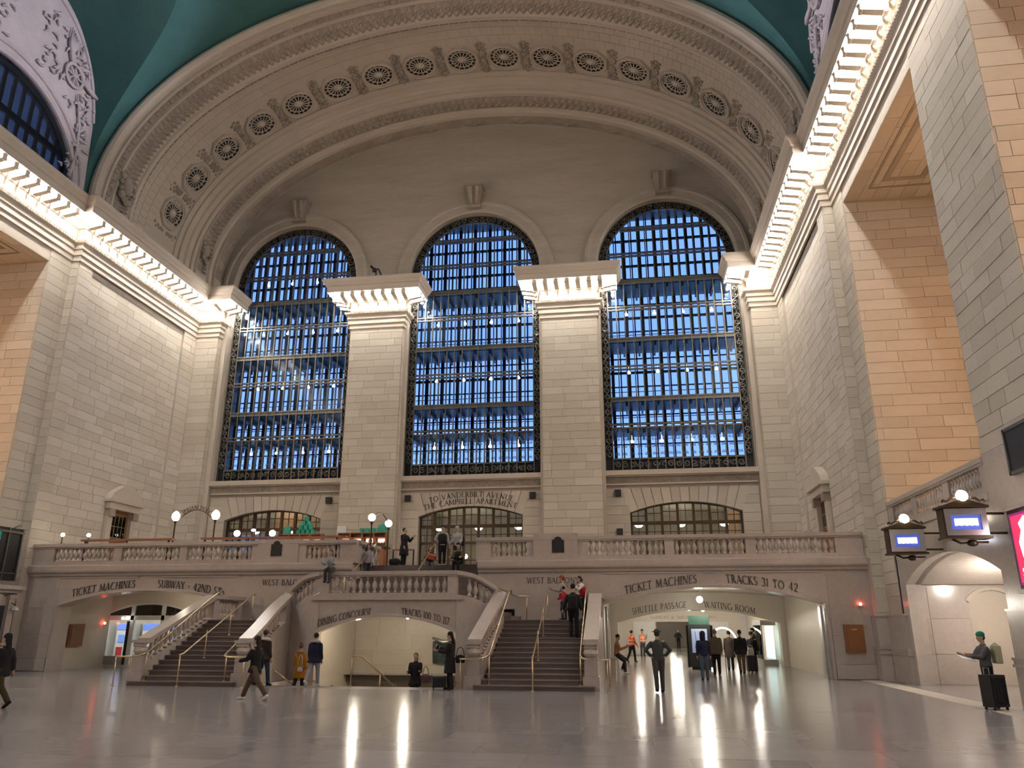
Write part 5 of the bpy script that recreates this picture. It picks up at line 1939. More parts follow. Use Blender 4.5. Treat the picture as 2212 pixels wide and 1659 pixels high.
def recess_fill(s, y, w):  # added warm lamp that brightens the upper part of a recess
    t = thing('recess_fill_lamp', 'warm fill lamp added high on the back wall of the %s recess' % w, 'lamp', (s * (XN + 3.80), y, 13.0))
    m = MB(); m.tube([(0, 0, 0), (-s * .3, 0, .1), (-s * .5, 0, .0)], .04, 6); obj('arm', m, 'bronze', t)
    m = MB(); m.lathe([(.16, 0), (.2, .1), (.08, .25)], 10, (-s * .5, 0, -.1)); obj('shade', m, 'shelf_glow', t)
    lamp('recess_fill_light', 'POINT', (-s * .9, 0, -.1), 190, (1.0, .56, .28), .25, t)


for s, w in ((-1, 'south'), (1, 'north')):
    recess_fill(s, -19.8, 'farther ' + w)
    recess_fill(s, -32.0, 'nearer ' + w)
    for k, yc in enumerate((-17.6, -29.9, -42.2)):
        recess_flood(s * (XN + 1.9), yc, 5.2 if s > 0 else 4.5, 'warm fill floodlight added on the gallery floor of the %s %s recess' % (('first', 'second', 'third')[k], w), RECESS_FILL_W, None)
mb = MB()
for s in (-1, 1):
    a, b = s * (XN - .0), s * (XN + 4)
    mb.box(min(a, b), max(a, b), -60, -21.85 if s > 0 else -13.4, 4.2, 4.5)
    mb.box(min(a, b), max(a, b), -60, -25.7, 4.5, 5.2)
struct('floor_gallery', mb, 'limestone', 'gallery floors in the side recesses')
mb = MB()
mb.box(XN, XN + .35, -60, -25.7, 0, 6.3)
struct('wall_gallery_front', mb, 'marble', 'marble front below the nearer north recesses')

# =================================================================== SOUTH WALL: ticket counter and board
mb = MB()
mb.box(-XN, -17.75, -42, -12.75, 0, 3.42)
mb.box(-XN, -17.3, -42, -12.6, 3.42, 3.58)
mb.box(-XN, -17.45, -42, -12.65, 3.28, 3.42)
mb.box(-XN, -XN + .5, -60, -13.4, 0, 5.4)
wt = struct('wall_ticket_counter', mb, 'marble', 'marble ticket counter wall along the south side')
for y in (-12.95, -13.75, -14.3, -16.2):
    m = MB(); m.box(-17.75, -17.6, y - .16, y + .16, .55, 3.2); m.box(-17.75, -17.55, y - .2, y + .2, 0, .55); m.box(-17.75, -17.55, y - .2, y + .2, 3.05, 3.2)
    obj('pilaster', m, 'marble', wt)
m = MB(); m.box(-18.2, -17.73, -13.55, -13.15, 1.25, 2.75); obj('ticket_window', m, 'void', wt)
m = MB(); m.box(-17.75, -17.35, -13.62, -13.08, 1.14, 1.22); obj('counter_shelf', m, 'brass', wt)
m = MB(); m.box(-18.2, -17.73, -15.9, -14.55, 1.25, 2.75); obj('ticket_window', m, 'void', wt)
t = thing('wall_lantern', 'small wall lantern over the ticket window', 'lamp', (-17.55, -12.95, 2.55))
m = MB(); m.tube([(-.2, 0, .25), (0, 0, .3), (.15, 0, .2)], .02, 6); obj('arm', m, 'bronze', t)
m = MB(); m.lathe([(.16, 0), (.12, .08), (.03, .16)], 10, (.15, 0, .02)); obj('shade', m, 'white_paint', t)
t = thing('departure_board', 'tall dark departure board on the south wall', 'board', (-18.15, -13.9, 4.95))
m = MB(); m.box(-.15, .1, -1.35, 1.35, -1.13, 1.13); obj('case', m, 'black', t)
m = MB()
for y in (-1.35, -.55, .5, 1.28):
    m.box(.1, .16, y, y + .07, -1.13, 1.13)
m.box(.1, .16, -1.35, 1.35, -.85, -.79)
m.box(.1, .18, -1.4, 1.4, .9, 1.0)
obj('frame_bars', m, 'iron', t)
m = MB(); m.box(.1, .12, -.45, .12, .72, .9); obj('green_line', m, 'screen_green', t)
m = MB(); m.box(.1, .12, -.45, .1, .30, .68); d = obj('blue_sign', m, 'blue_panel', t)
m = MB(); m.plate([(-.35, .36), (.04, .36), (.04, .62), (-.35, .62)], [[(-.3, .41), (-.01, .41), (-.01, .57), (-.3, .57)]], .01, lambda u, v, w: (.13 - w, u, v)); obj('white_outline', m, 'screen_white', d)
m = MB(); m.tube([(0, .9, 1.15), (.35, .9, 1.3), (.4, .9, 1.2)], .03, 6); obj('board_lamp', m, 'steel', t)

# pedimented doors high in the bay walls
for s, n, w in ((-1, 2, 'south'), (1, 3, 'north')):
    d = put('door_%d' % n, None, kind='structure', label='pedimented stone doorway on the balcony, %s bay wall' % w)
    X = s * (XB + .12)
    def B(a, b, y0, y1, z0, z1, name, mat):
        m = MB()
        p, q = X - s * a, X - s * b
        m.box(min(p, q), max(p, q), y0, y1, z0, z1)
        return obj(name, m, mat, d)
    yc = -5.55
    for q in (-1, 1):
        B(0, .22, yc + q * 1.0 - .2, yc + q * 1.0 + .2, ZBF, 7.9, 'door_pilaster', 'limestone')
        B(0, .34, yc + q * 1.0 - .22, yc + q * 1.0 + .22, 7.5, 7.9, 'scroll_console', 'carved')
    B(0, .34, yc - 1.3, yc + 1.3, 7.9, 8.25, 'entablature', 'limestone')
    B(0, .5, yc - 1.45, yc + 1.45, 8.25, 8.4, 'door_cornice', 'limestone')
    m = MB()
    m.plate([(yc - 1.45, 8.4), (yc + 1.45, 8.4), (yc + 1.2, 8.75), (yc + .35, 9.25), (yc, 9.3), (yc - .35, 9.25), (yc - 1.2, 8.75)], [], .42, lambda u, v, q: (X - s * q, u, v))
    obj('pediment', m, 'limestone', d)
    B(-.3, .02, yc - .8, yc + .8, ZBF, 7.9, 'leaf', 'wood')
    B(-.2, .035, yc - .62, yc + .62, 6.45, 7.65, 'door_glass', 'dark_pane')
    for i in range(5):
        B(0, .05, yc - .62 + i * .31 - .02, yc - .62 + i * .31 + .02, 6.45, 7.65, 'muntin', 'brass')
    for i in range(3):
        B(0, .05, yc - .62, yc + .62, 6.45 + i * .6 - .02, 6.45 + i * .6 + .02, 'muntin', 'brass')

# =================================================================== BALCONY CAFE
def post_lamp(x, y, ztop, label, egg=False, group=None, r=.17):
    t = thing('post_lamp', label, 'lamp', (x, y, ZBF), group=group)
    h = ztop - ZBF
    m = MB(); m.lathe([(.16, 0), (.15, .06), (.06, .12), (.04, .3), (.035, h - .35), (.06, h - .25), (.09, h - r * 1.15)], 10); obj('post', m, 'bronze', t, True)
    m = MB()
    if egg:
        m.lathe([(.06, -.20), (.15, -.12), (.19, 0), (.17, .12), (.10, .22), (.02, .27)], 14, (0, 0, h))
    else:
        m.ball((0, 0, h), r, 14, 9)
    obj('globe', m, 'globe', t, True)
    return t


post_lamp(-12.22, -10.05, 6.88, 'bronze post with a white egg-shaped lamp, nearer the pedimented door', True)
post_lamp(-10.19, -10.05, 6.90, 'bronze post with a white egg-shaped lamp, beside the south low window', True)
post_lamp(-2.52, -10.0, 6.68, 'bronze post with a round white globe by the balcony steps, taller in view')
post_lamp(-2.35, -8.0, 6.65, 'bronze post with a round white globe by the balcony steps, lower in view')
t = thing('arch_sign', 'thin metal arch sign with cafe name between two egg-shaped lamps', 'sign', (0, 0, 0))
m = MB(); m.tube([(-12.05 + 1.7 * i / 12, -10.05, 6.78 + .42 * sin(pi * i / 12)) for i in range(13)], .022, 5); obj('bow', m, 'bronze', t)
inscription(t, 'CIPRIANI DOLCI', (-11.95, -10.05, 6.82), (-10.45, -10.05, 6.82), .17, .42, mat='bronze', depth=.02)
t = thing('arch_sign', 'thin metal arch sign between the two globe lamps by the steps', 'sign', (0, 0, 0))
m = MB(); m.tube([(-2.5 + .15 * i / 8, -9.85 + 1.7 * i / 8, 6.7 + .32 * sin(pi * i / 8)) for i in range(9)], .03, 5); obj('bow', m, 'bronze', t)
for (x, y, z, w, g) in ((-9.58, -9.0, 6.18, 'south of the blue lamp', None), (-7.77, -9.0, 6.16, 'in front of the bar shelves', None), (-17.35, -10.9, 6.02, 'at the far south end of the balcony', None), (-16.0, -10.9, 5.98, 'beside the wooden rail at the south end', None)):
    t = thing('table_lamp', 'small white globe table lamp ' + w, 'lamp', (x, y, z))
    r = .15 if x > -12 else .09
    m = MB(); m.ball((0, 0, 0), r, 12, 8); obj('globe', m, 'globe', t, True)
    m = MB(); m.lathe([(.12, ZBF - z), (.03, 4.48 - z), (.025, -.1)], 8); obj('stand', m, 'bronze', t)
t = thing('blue_lamp', 'small glowing blue lamp behind the wooden rail', 'lamp', (-8.75, -9.0, 6.32))
m = MB(); m.ball((0, 0, 0), .08, 10, 6, 1.5, 1, .8); obj('globe', m, 'blue_lamp', t, True)
m = MB(); m.tube([(0, 0, -.06), (0, 0, ZBF - 6.32)], .02, 6); obj('stand', m, 'bronze', t)
for x0, x1, w in ((-16.2, -11.6, 'southern'), (-10.2, -3.3, 'northern')):
    t = thing('drink_rail', 'long wooden counter rail above the balustrade, %s length' % w, 'counter', (0, 0, 0))
    m = MB(); m.box(x0, x1, -11.12, -10.8, 5.68, 5.76); obj('top', m, 'bar_wood', t)
    x = x0 + .15
    while x < x1:
        m = MB(); m.box(x - .03, x + .03, -11.0, -10.94, ZBF, 5.68); obj('post', m, 'bronze', t)
        x += 2.1
# small bistro rail by the steps
t = thing('wooden_barrier', 'wooden barrier with dark posts beside the balcony steps', 'barrier', (0, 0, 0))
m = MB(); m.box(-2.1, -1.0, -8.05, -7.95, 5.35, 5.42); obj('top_rail', m, 'bar_wood', t)
for x in (-2.05, -1.05, -.1):
    m = MB(); m.box(x - .03, x + .03, -8.03, -7.97, ZBF, 5.36); obj('post', m, 'black', t)
# bar shelves
rnd = random.Random(8)
BOTTLES = []
for kk, (hc, hm) in enumerate((((.03, .10, .05), .3), ((.30, .13, .04), .3), ((.02, .02, .02), .3), ((.55, .5, .42), .25))):
    plain('bottle_%d' % kk, hc, .15)
    m = MB(); m.lathe([(.042, 0), (.045, .02), (.045, .17), (.018, .23), (.016, .30), (.02, .31)], 8)
    BOTTLES.append(m.mesh('bottle', 'bottle_%d' % kk, True))
for k, (x0, x1, y) in enumerate(((-10.9, -8.3, -1.55), (-7.2, -4.4, -1.75))):
    w = 'under the south window' if k == 0 else 'by the pier'
    t = thing('bar_shelf', 'lit wooden bar shelf unit ' + w, 'shelf', ((x0 + x1) / 2, y, ZBF))
    L = x1 - x0
    nu = 4
    for i in range(nu + 1):
        x = -L / 2 + L * i / nu
        m = MB(); m.box(x - .04, x + .04, -.2, .2, 0, 2.42); obj('upright', m, 'bar_wood', t)
    for z in (1.05, 1.6, 2.1, 2.37):
        m = MB(); m.box(-L / 2, L / 2, -.22, .2, z, z + .05); obj('shelf_board', m, 'bar_wood', t)
    m = MB(); m.box(-L / 2, L / 2, .17, .2, 0, 2.37); obj('mirror_back', m, 'bar_wood', t)
    for i in range(nu):
        x = -L / 2 + L * (i + .5) / nu
        m = MB(); m.box(x - .2, x + .2, .12, .16, 1.88, 2.08); obj('shelf_light', m, 'shelf_glow', t)
    for z in (1.65, 1.10):
        for i in range(17):
            x = (x0 + x1) / 2 - L / 2 + .12 + (L - .24) * i / 16
            put('bottle', BOTTLES[rnd.randrange(4)], None, (x, y - rnd.uniform(.0, .08), ZBF + z), None, (1, 1, rnd.uniform(.85, 1.15)),
                label='bottle on the %s lit bar shelf %s, %s from the left' % ('upper' if z > 1.5 else 'lower', w, nth(i)), category='bottle', group='bottles on the bar shelf ' + w)
# green cake boxes
_m = MB(); _m.lathe([(.13, 0), (.135, .02), (.135, .2), (.14, .21), (.14, .25), (.02, .255)], 12)
BOX = _m.mesh('cake_box', 'green_box')
n = 0
for row, cnt in enumerate((4, 3, 2, 1)):
    for i in range(cnt):
        put('cake_box', BOX, None, (-9.35 + (i - (cnt - 1) / 2) * .29, -1.5, 6.97 + row * .25), label='round green cake box in the pyramid, %s layer up, %s from left' % (nth(row), nth(i)), category='box', group='green cake boxes in a pyramid')
for i in range(5):
    put('cake_box', BOX, None, (-5.9 + i * .33, -1.7, 6.97 + (.0 if i != 1 else 0)), label='round green cake box on the shelf by the pier, %s from the left' % nth(i), category='box', group='green cake boxes in a row')
for (x, y, w) in ((-10.5, -1.5, 'south of the cake box pyramid'), (-4.75, -1.7, 'at the end of the cake box row')):
    m = MB()
    m.add([(-.22, -.1, 0), (.22, -.1, 0), (.22, .1, 0), (-.22, .1, 0), (-.16, -.08, .42), (.25, -.08, .46), (.25, .08, .46), (-.16, .08, .42)], [(0, 3, 2, 1), (4, 5, 6, 7), (0, 1, 5, 4), (1, 2, 6, 5), (2, 3, 7, 6), (3, 0, 4, 7)])
    m.tube([(0, -.09, .44), (.05, -.1, .56), (.12, -.09, .45)], .012, 5)
    o = obj('gift_bag', m, 'green_box', None, label='green paper gift bag on the bar shelf ' + w, category='bag')
    o.location = (x, y, 6.97)
for i in range(2):
    put('bottle', BOTTLES[2], None, (-10.05 + .12 * i, -1.5, 6.97), None, (1, 1, 1.4), label='tall dark bottle beside the cake box pyramid, %s of two' % ('left' if i == 0 else 'right'), category='bottle', group='two dark bottles by the cake boxes')
m = MB(); m.box(-7.75, -7.2, -.78, -.74, 6.6, 7.5)
obj('notice_sheet', m, 'white_paint', None, label='white notice sheet fixed to the stone pier above the bar', category='notice')
m = MB()
for i in range(7):
    m.ball((-3.9 + rnd.uniform(-.25, .25), -6.2, 5.62 + rnd.uniform(0, .14)), .13, 8, 5, 1.2, .8, .6)
obj('napkin_pile', m, 'white_paint', None, label='white heap of folded napkins on the cafe counter', category='napkins')
t = thing('cafe_counter', 'low dark wooden cafe counter by the south steps', 'counter', (-3.9, -6.2, ZBF))
m = MB(); m.box(-1.0, .9, -.35, .35, 0, 1.1); obj('body', m, 'bar_wood', t)
m = MB(); m.box(-1.1, 1.0, -.42, .42, 1.1, 1.16); obj('top', m, 'bronze', t)

# wall speakers, camera and floodlight boxes on the window wall
for (x, z, w) in ((-8.64, 9.12, 'right of the south low window arch'), (-3.75, 9.12, 'left of the lettering over the middle arch'), (3.69, 9.14, 'right of the lettering over the middle arch'), (8.58, 9.16, 'upper left of the north low window'), (8.60, 6.97, 'lower left of the north low window')):
    t = thing('wall_speaker', 'small black square speaker on the stone wall ' + w, 'speaker', (x, -.04, z))
    m = MB(); m.box(-.17, .17, -.2, 0, -.19, .19); obj('case', m, 'black', t)
    m = MB(); m.box(-.14, .14, -.215, -.2, -.16, .16); obj('grille', m, 'void', t)
t = thing('security_camera', 'black security camera on a curved bracket above the south pier cornice', 'camera', (-6.0, -1.5, 22.74))
m = MB(); m.tube([(.25, 0, 0), (.28, 0, .45), (.1, -.05, .8), (-.1, -.1, .75)], .05, 8); m.tube([(-.05, 0, 0), (-.05, 0, .7)], .04, 6); obj('bracket', m, 'black', t)
m = MB(); m.ball((-.12, -.1, .70), .16, 10, 6); m.tube([(-.15, -.1, .75), (-.3, -.35, .9)], .07, 8); obj('body', m, 'black', t)
for x, w in ((-8.05, 'south'), (7.7, 'north'), (-16.4, 'corner')):
    t = thing('floodlight_box', 'white floodlight box on the %s' % {'south': 'south pier cornice beside the south window', 'north': 'north pier cornice beside the north window', 'corner': 'corner cornice beside the south window'}[w], 'floodlight', (x, -.95, 22.8))
    m = MB(); m.box(-.2, .2, -.15, .15, 0, .42); obj('case', m, 'white_paint', t)
    m = MB(); m.box(-.06, .06, -.06, .06, -.1, 0); obj('foot', m, 'black', t)
# tarpaulin hung on the wall of the down stairs
m = MB()
vs, fs = [], []
for i in range(15):
    for j in range(7):
        u, v = i / 14, j / 6
        vs.append((.62 + 1.75 * u, -10.3 - .10 * abs(sin(7 * u + 2 * v)), .42 + .88 * v + .05 * sin(9 * u) * v))
for i in range(14):
    for j in range(6):
        a = i * 7 + j
        fs.append((a, a + 7, a + 8, a + 1))
m.add(vs, fs)
t = thing('hanging_sheet', 'crumpled dark green plastic sheet hung on the wall of the down stairs', 'sheet', (0, 0, 0))
obj('sheet', m, 'tarp', t)
m = MB(); m.tube([(.6, -10.35, 1.45), (1.1, -10.5, 1.28), (1.6, -10.45, 1.33), (2.35, -10.35, 1.27)], [.05, .09, .08, .04], 7); obj('folded_edge', m, 'steel', t, True)
# =================================================================== PEOPLE
TMP = bpy.data.scenes.new('remesh_workshop')


def melt(mb, voxel, smooth=7):
    """Fuse overlapping volumes into one continuous skin; returns (verts, faces)."""
    me = bpy.data.meshes.new('melt')
    me.from_pydata(mb.v, [], mb.f)
    o = bpy.data.objects.new('melt', me)
    TMP.collection.objects.link(o)
    m = o.modifiers.new('r', 'REMESH')
    m.mode = 'VOXEL'
    m.voxel_size = voxel
    m2 = o.modifiers.new('s', 'SMOOTH')
    m2.iterations = smooth
    m2.factor = .5
    vl = TMP.view_layers[0]
    vl.update()
    dg = vl.depsgraph
    dg.update()
    ev = o.evaluated_get(dg)
    r = ev.to_mesh()
    v = [tuple(p.co) for p in r.vertices]
    f = [tuple(p.vertices) for p in r.polygons]
    ev.to_mesh_clear()
    bpy.data.objects.remove(o)
    bpy.data.meshes.remove(me)
    return v, f


def colour(c, rough=.8):
    k = 'cloth_%02d_%02d_%02d' % tuple(int(x * 99) for x in c)
    if k not in MATS:
        plain(k, c, rough, 0, .25)
    return k


SKIN = plain('skin', (.50, .30, .22), .55)
plain('eye', (.02, .015, .015), .3)
plain('lip', (.35, .13, .11), .5)


def person(label, loc, rz, h=1.72, hip=(0, 0), knee=(4, 4), arm=(0, 0), abd=(7, 7), elb=(15, 15), lean=0, head=(0, 0), top=(.02, .02, .03), legs=(.03, .03, .04), shoe=(.02, .02, .02),
           coat=0.0, puff=1.0, hood=None, hair='short', haircol=(.03, .02, .015), vest=None, group=None, skirt=None):
    t = thing('person', label, 'person', loc, rz, group)
    S = h / 1.75
    D = radians
    fwd = lambda a: Vector((0, -sin(a), -cos(a)))
    # legs
    kn, an, hp = [], [], []
    for i, s in enumerate((-1, 1)):
        hj = Vector((s * .095, 0, 0))
        k_ = hj + fwd(D(hip[i])) * .43
        a_ = k_ + fwd(D(hip[i] - knee[i])) * .42
        hp.append(hj); kn.append(k_); an.append(a_)
    zmin = min(a.z for a in an) - .085
    O = Vector((0, 0, -zmin))
    hp, kn, an = [[p + O for p in q] for q in (hp, kn, an)]
    pel = O.copy()
    up = Vector((0, -sin(D(lean)), cos(D(lean))))
    sp = lambda d: pel + up * d
    sh, el, wr = [], [], []
    for i, s in enumerate((-1, 1)):
        p = sp(.455) + Vector((s * .172, 0, 0))
        a, b = D(arm[i] + lean * .3), D(abd[i])
        d1 = Vector((s * sin(b), -sin(a) * cos(b), -cos(a) * cos(b)))
        a2 = a + D(elb[i])
        inward = .35 if abd[i] > 25 else 0.0
        b2 = b - (2 * b + .2 if abd[i] > 25 and elb[i] > 60 else 0)
        d2 = Vector((s * sin(b2) * .8, -sin(a2) * cos(b2), -cos(a2) * cos(b2)))
        if abd[i] > 25 and elb[i] <= 60:
            d2 = Vector((-s * .62, -.10, -.70)).normalized()
        e = p + d1 * .285
        w = e + d2.normalized() * .25
        sh.append(p); el.append(e); wr.append(w)
    hd = sp(.70) + Vector((0, -.02, 0))
    hy, hpz = D(head[0]), D(head[1])
    F = Vector((sin(hy) * cos(hpz), -cos(hy) * cos(hpz), sin(hpz)))     # gaze
    Rr = Vector((cos(hy), sin(hy), 0))
    U = Rr.cross(-F) if False else F.cross(Rr) * -1
    if U.z < 0:
        U = -U
    hp_ = lambda f, r, u: hd + F * f + Rr * r + U * u

    # ---- body
    b = MB()
    b.tube([sp(-.06), sp(.12), sp(.32), sp(.44), sp(.53)], [.14, .13, .155, .14, .055], 12, sq=.66)
    b.tube([sp(.44), sp(.54), hp_(-.01, 0, -.06)], [.07, .055, .055], 10)
    for i in (0, 1):
        b.tube([hp[i] + Vector((0, 0, .04)), kn[i], an[i]], [.085, .055, .038], 10)
        b.ball(kn[i], .056, 8, 6)
        b.tube([an[i] + Vector((0, 0, .02)), an[i] + Vector((0, -.05, -.055)), an[i] + Vector((0, -.16, -.06))], [.04, .04, .03], 8)
        b.tube([sh[i] - Vector((0, 0, .01)), el[i], wr[i]], [.055, .04, .028], 10)
        b.ball(sh[i], .058, 8, 6)
        b.ball(el[i], .041, 8, 6)
    # skull, jaw, nose, ears, brow
    def hb(f, r, u, rad, sf=1, sr=1, su=1):
        n, m = 14, 10
        vs, fs = [], []
        for a in range(m + 1):
            q = pi * a / m
            for c in range(n):
                w = 2 * pi * c / n
                vs.append(hp_(f + rad * sf * sin(q) * cos(w), r + rad * sr * sin(q) * sin(w), u - rad * su * cos(q)))
        for a in range(m):
            for c in range(n):
                c2 = (c + 1) % n
                fs.append((a * n + c, a * n + c2, (a + 1) * n + c2, (a + 1) * n + c))
        return vs, fs
    b.add(*hb(0, 0, .02, .1, .95, .78, 1.0))
    b.add(*hb(.025, 0, -.055, .068, .95, .80, .9))
    b.add(*hb(.095, 0, -.02, .018, 1.2, .8, 1.5))
    for s in (-1, 1):
        b.add(*hb(-.01, s * .078, -.01, .022, 1.0, .5, 1.4))
    v, f = melt(b, .0165, 2)
    m = MB()
    m.add([p for p in v], f)
    # hands: palm, four fingers and thumb
    for i, s in enumerate((-1, 1)):
        d = (wr[i] - el[i]).normalized()
        side = Vector((0, -1, 0)) - d * d.dot(Vector((0, -1, 0)))
        side = side.normalized() if side.length > .1 else Vector((1, 0, 0))
        nrm = d.cross(side)
        if nrm.x * s > 0:
            nrm = -nrm
        c0, c1 = wr[i], wr[i] + d * .085
        for q in range(4):
            o = side * (.030 - .020 * q)
            L = (.062, .072, .066, .052)[q]
            m.tube([c0 + o * .6, c1 + o, c1 + o + d * L * .6 + nrm * .018, c1 + o + d * L * .85 + nrm * .045], [.013, .012, .010, .007], 6)
        m.tube([c0 + side * .01, c0 + side * .045 + d * .04, c0 + side * .055 + d * .08 + nrm * .02], [.014, .012, .008], 6)
        m.tube([c0 - d * .02, c0 + d * .04, c1], [.024, .034, .032], 8, sq=.55)
    m.cur = 1
    for s in (-1, 1):
        m.add(*hb(.088, s * .032, .012, .011, .5, 1.2, .7))
    m.cur = 2
    m.add(*hb(.086, 0, -.068, .016, .4, 1.4, .35))
    body = obj('body', m, ['skin', 'eye', 'lip'], t, True)

    # ---- trousers
    tr = MB()
    tr.tube([sp(.06), sp(-.02), sp(-.08)], [.150, .165, .150], 12, sq=.72)
    for i in (0, 1):
        tr.tube([hp[i] + Vector((0, 0, .02)), kn[i].lerp(hp[i], .5), kn[i], an[i].lerp(kn[i], .5), an[i] + Vector((0, 0, -.02))], [.108, .095, .076, .070, .066], 12)
        tr.ball(kn[i], .077, 10, 6)
    if skirt:
        tr.tube([sp(.05), sp(-.2), sp(-.2 - skirt)], [.15, .19, .23], 14, sq=.8)
    v, f = melt(tr, .021)
    m = MB()
    m.add(v, f)
    obj('trousers', m, colour(legs), t, True)
    # ---- shoes
    for i in (0, 1):
        a = an[i]
        m = MB()
        hi = D(hip[i] - knee[i])
        tilt = 0.0 if a.z < .12 or abs(hi) < .2 else max(-.9, min(.6, -hi))
        dd = Vector((0, -cos(tilt), sin(tilt) if hi > 0 else -sin(abs(tilt))))
        dn = Vector((0, 0, -1))
        m.tube([a + dn * .035 - dd * .06, a + dn * .045 + dd * .02, a + dn * .055 + dd * .11, a + dn * .065 + dd * .18], [.045, .050, .046, .026], 10, sq=.8)
        m.tube([a + dn * .0, a + dn * .05], [.05, .05], 10)
        obj('shoe', m, colour(shoe), t, True)
    # ---- jacket or coat
    j = MB()
    p = puff
    low = -.06
    if coat:
        kmid = (kn[0] + kn[1]) / 2
        base = sp(-.02)
        dirn = (Vector((base.x, base.y * .4 + kmid.y * .6 if abs(kmid.y) < .25 else base.y, base.z - coat)) - base)
        j.tube([sp(.02), base, base + dirn * .5, base + dirn], [.165 * p, .185 * p, .205 * p, .225 * p], 14, sq=.78)
    j.tube([sp(low), sp(.03), sp(.16), sp(.32), sp(.43), sp(.50)], [.165 * p, .168 * p, .158 * p, .182 * p, .165 * p, .095], 14, sq=.74)
    for i in (0, 1):
        j.ball(sh[i] - Vector((0, 0, .02)), .066 * p, 10, 7)
        j.tube([sh[i], sh[i].lerp(el[i], .5), el[i], wr[i] - (wr[i] - el[i]).normalized() * .02], [.070 * p, .072 * p, .064 * p, .052 * p], 12)
        j.ball(el[i], .065 * p, 10, 6)
    j.tube([sp(.46), sp(.545)], [.09, .075], 12)
    if hood and hood != 'up':
        j.ball(sp(.50) + Vector((0, .07, .02)), .115, 12, 8, 1.1, .8, .75)
    v, f = melt(j, .021)
    m = MB()
    m.add(v, f)
    obj('jacket', m, colour(top), t, True)
    if hood and hood not in ('up', 'same'):
        m = MB()
        m.tube([sp(.50) + Vector((.135 * cos(a), .02 + .105 * sin(a), .035 + .015 * sin(a))) for a in [2 * pi * q / 16 for q in range(17)]], .05, 8, False)
        obj('hood_lining', m, colour(hood), t, True)
    if vest:
        m = MB()
        m.tube([sp(.0), sp(.16), sp(.32), sp(.43), sp(.475)], [.185 * p, .180 * p, .205 * p, .178 * p, .12], 16, sq=.78)
        vv = obj('vest', m, colour(vest), t, True)
        if vest[0] > .5:
            m = MB()
            for q in (.08, .28):
                m.tube([sp(q - .022), sp(q + .022)], [.199 * p, .203 * p], 16, sq=.79, cap=False)
            obj('reflective_band', m, 'white_paint', vv, True)
    # ---- hair, hat or raised hood
    m = MB()
    if hood == 'up':
        m.add(*hb(-.02, 0, .025, .118, 1.0, .92, 1.08))
        m.tube([hp_(-.03, 0, -.05), sp(.50)], [.10, .10], 12)
        m2 = melt(m, .02, 3)
        m = MB(); m.add(*m2)
        obj('raised_hood', m, colour(top), t, True)
    elif hair in ('beanie', 'cap', 'hat', 'flat_cap'):
        m.add(*hb(-.012, 0, .065, .108, .98, .86, .78))
        if hair == 'cap':
            m.tube([hp_(.07, 0, .07), hp_(.17, 0, .055)], [.075, .06], 10, sq=.2)
        if hair == 'hat':
            n = 20
            ring = [hp_(.165 * cos(2 * pi * q / n), .15 * sin(2 * pi * q / n), .055) for q in range(n)] + [hp_(.165 * cos(2 * pi * q / n), .15 * sin(2 * pi * q / n), .075) for q in range(n)]
            m.add(ring, [tuple(range(n - 1, -1, -1)), tuple(range(n, 2 * n))] + [(q, (q + 1) % n, n + (q + 1) % n, n + q) for q in range(n)])
        if hair == 'flat_cap':
            m.add(*hb(.03, 0, .085, .105, 1.1, .88, .35))
        obj('hat', m, colour(haircol), t, True)
        m = MB()
        m.add(*hb(-.03, 0, -.005, .092, .8, .85, .8))
        obj('hair', m, colour((.05, .035, .03)), t, True)
    elif hair != 'bald':
        m.add(*hb(-.020, 0, .045, .106, .96, .86, .92))
        if hair in ('long', 'pony'):
            m.add(*hb(-.05, 0, -.02, .092, .75, .95, 1.1))
        if hair == 'long':
            m.tube([hp_(-.055, 0, 0), hp_(-.075, 0, -.12), sp(.36) + Vector((0, .13, 0))], [.085, .085, .05], 10, sq=.6)
        if hair == 'pony':
            m.tube([hp_(-.09, 0, .06), hp_(-.15, 0, .0), hp_(-.14, 0, -.16)], [.03, .035, .012], 8)
        if hair == 'bun':
            m.ball(hp_(-.05, 0, .15), .05, 10, 7)
        v, f = melt(m, .017, 2)
        m = MB()
        m.add(v, f)
        obj('hair', m, colour(haircol), t, True)
    t.scale = (S, S, S)
    return t, [w * S for w in wr], S


WALK = dict(hip=(24, -18), knee=(8, 22), arm=(-18, 20), elb=(12, 22))
WALK2 = dict(hip=(-20, 26), knee=(24, 10), arm=(20, -16), elb=(20, 15))
SLOW = dict(hip=(10, -10), knee=(6, 14), arm=(-8, 10))
BLK = (.013, .012, .014)
NAVY = (.012, .014, .035)
DARK = (.02, .017, .018)
GREY = (.28, .28, .29)
JEANS = (.035, .05, .085)
KHAKI = (.20, .15, .10)
WHITE = (.62, .60, .57)

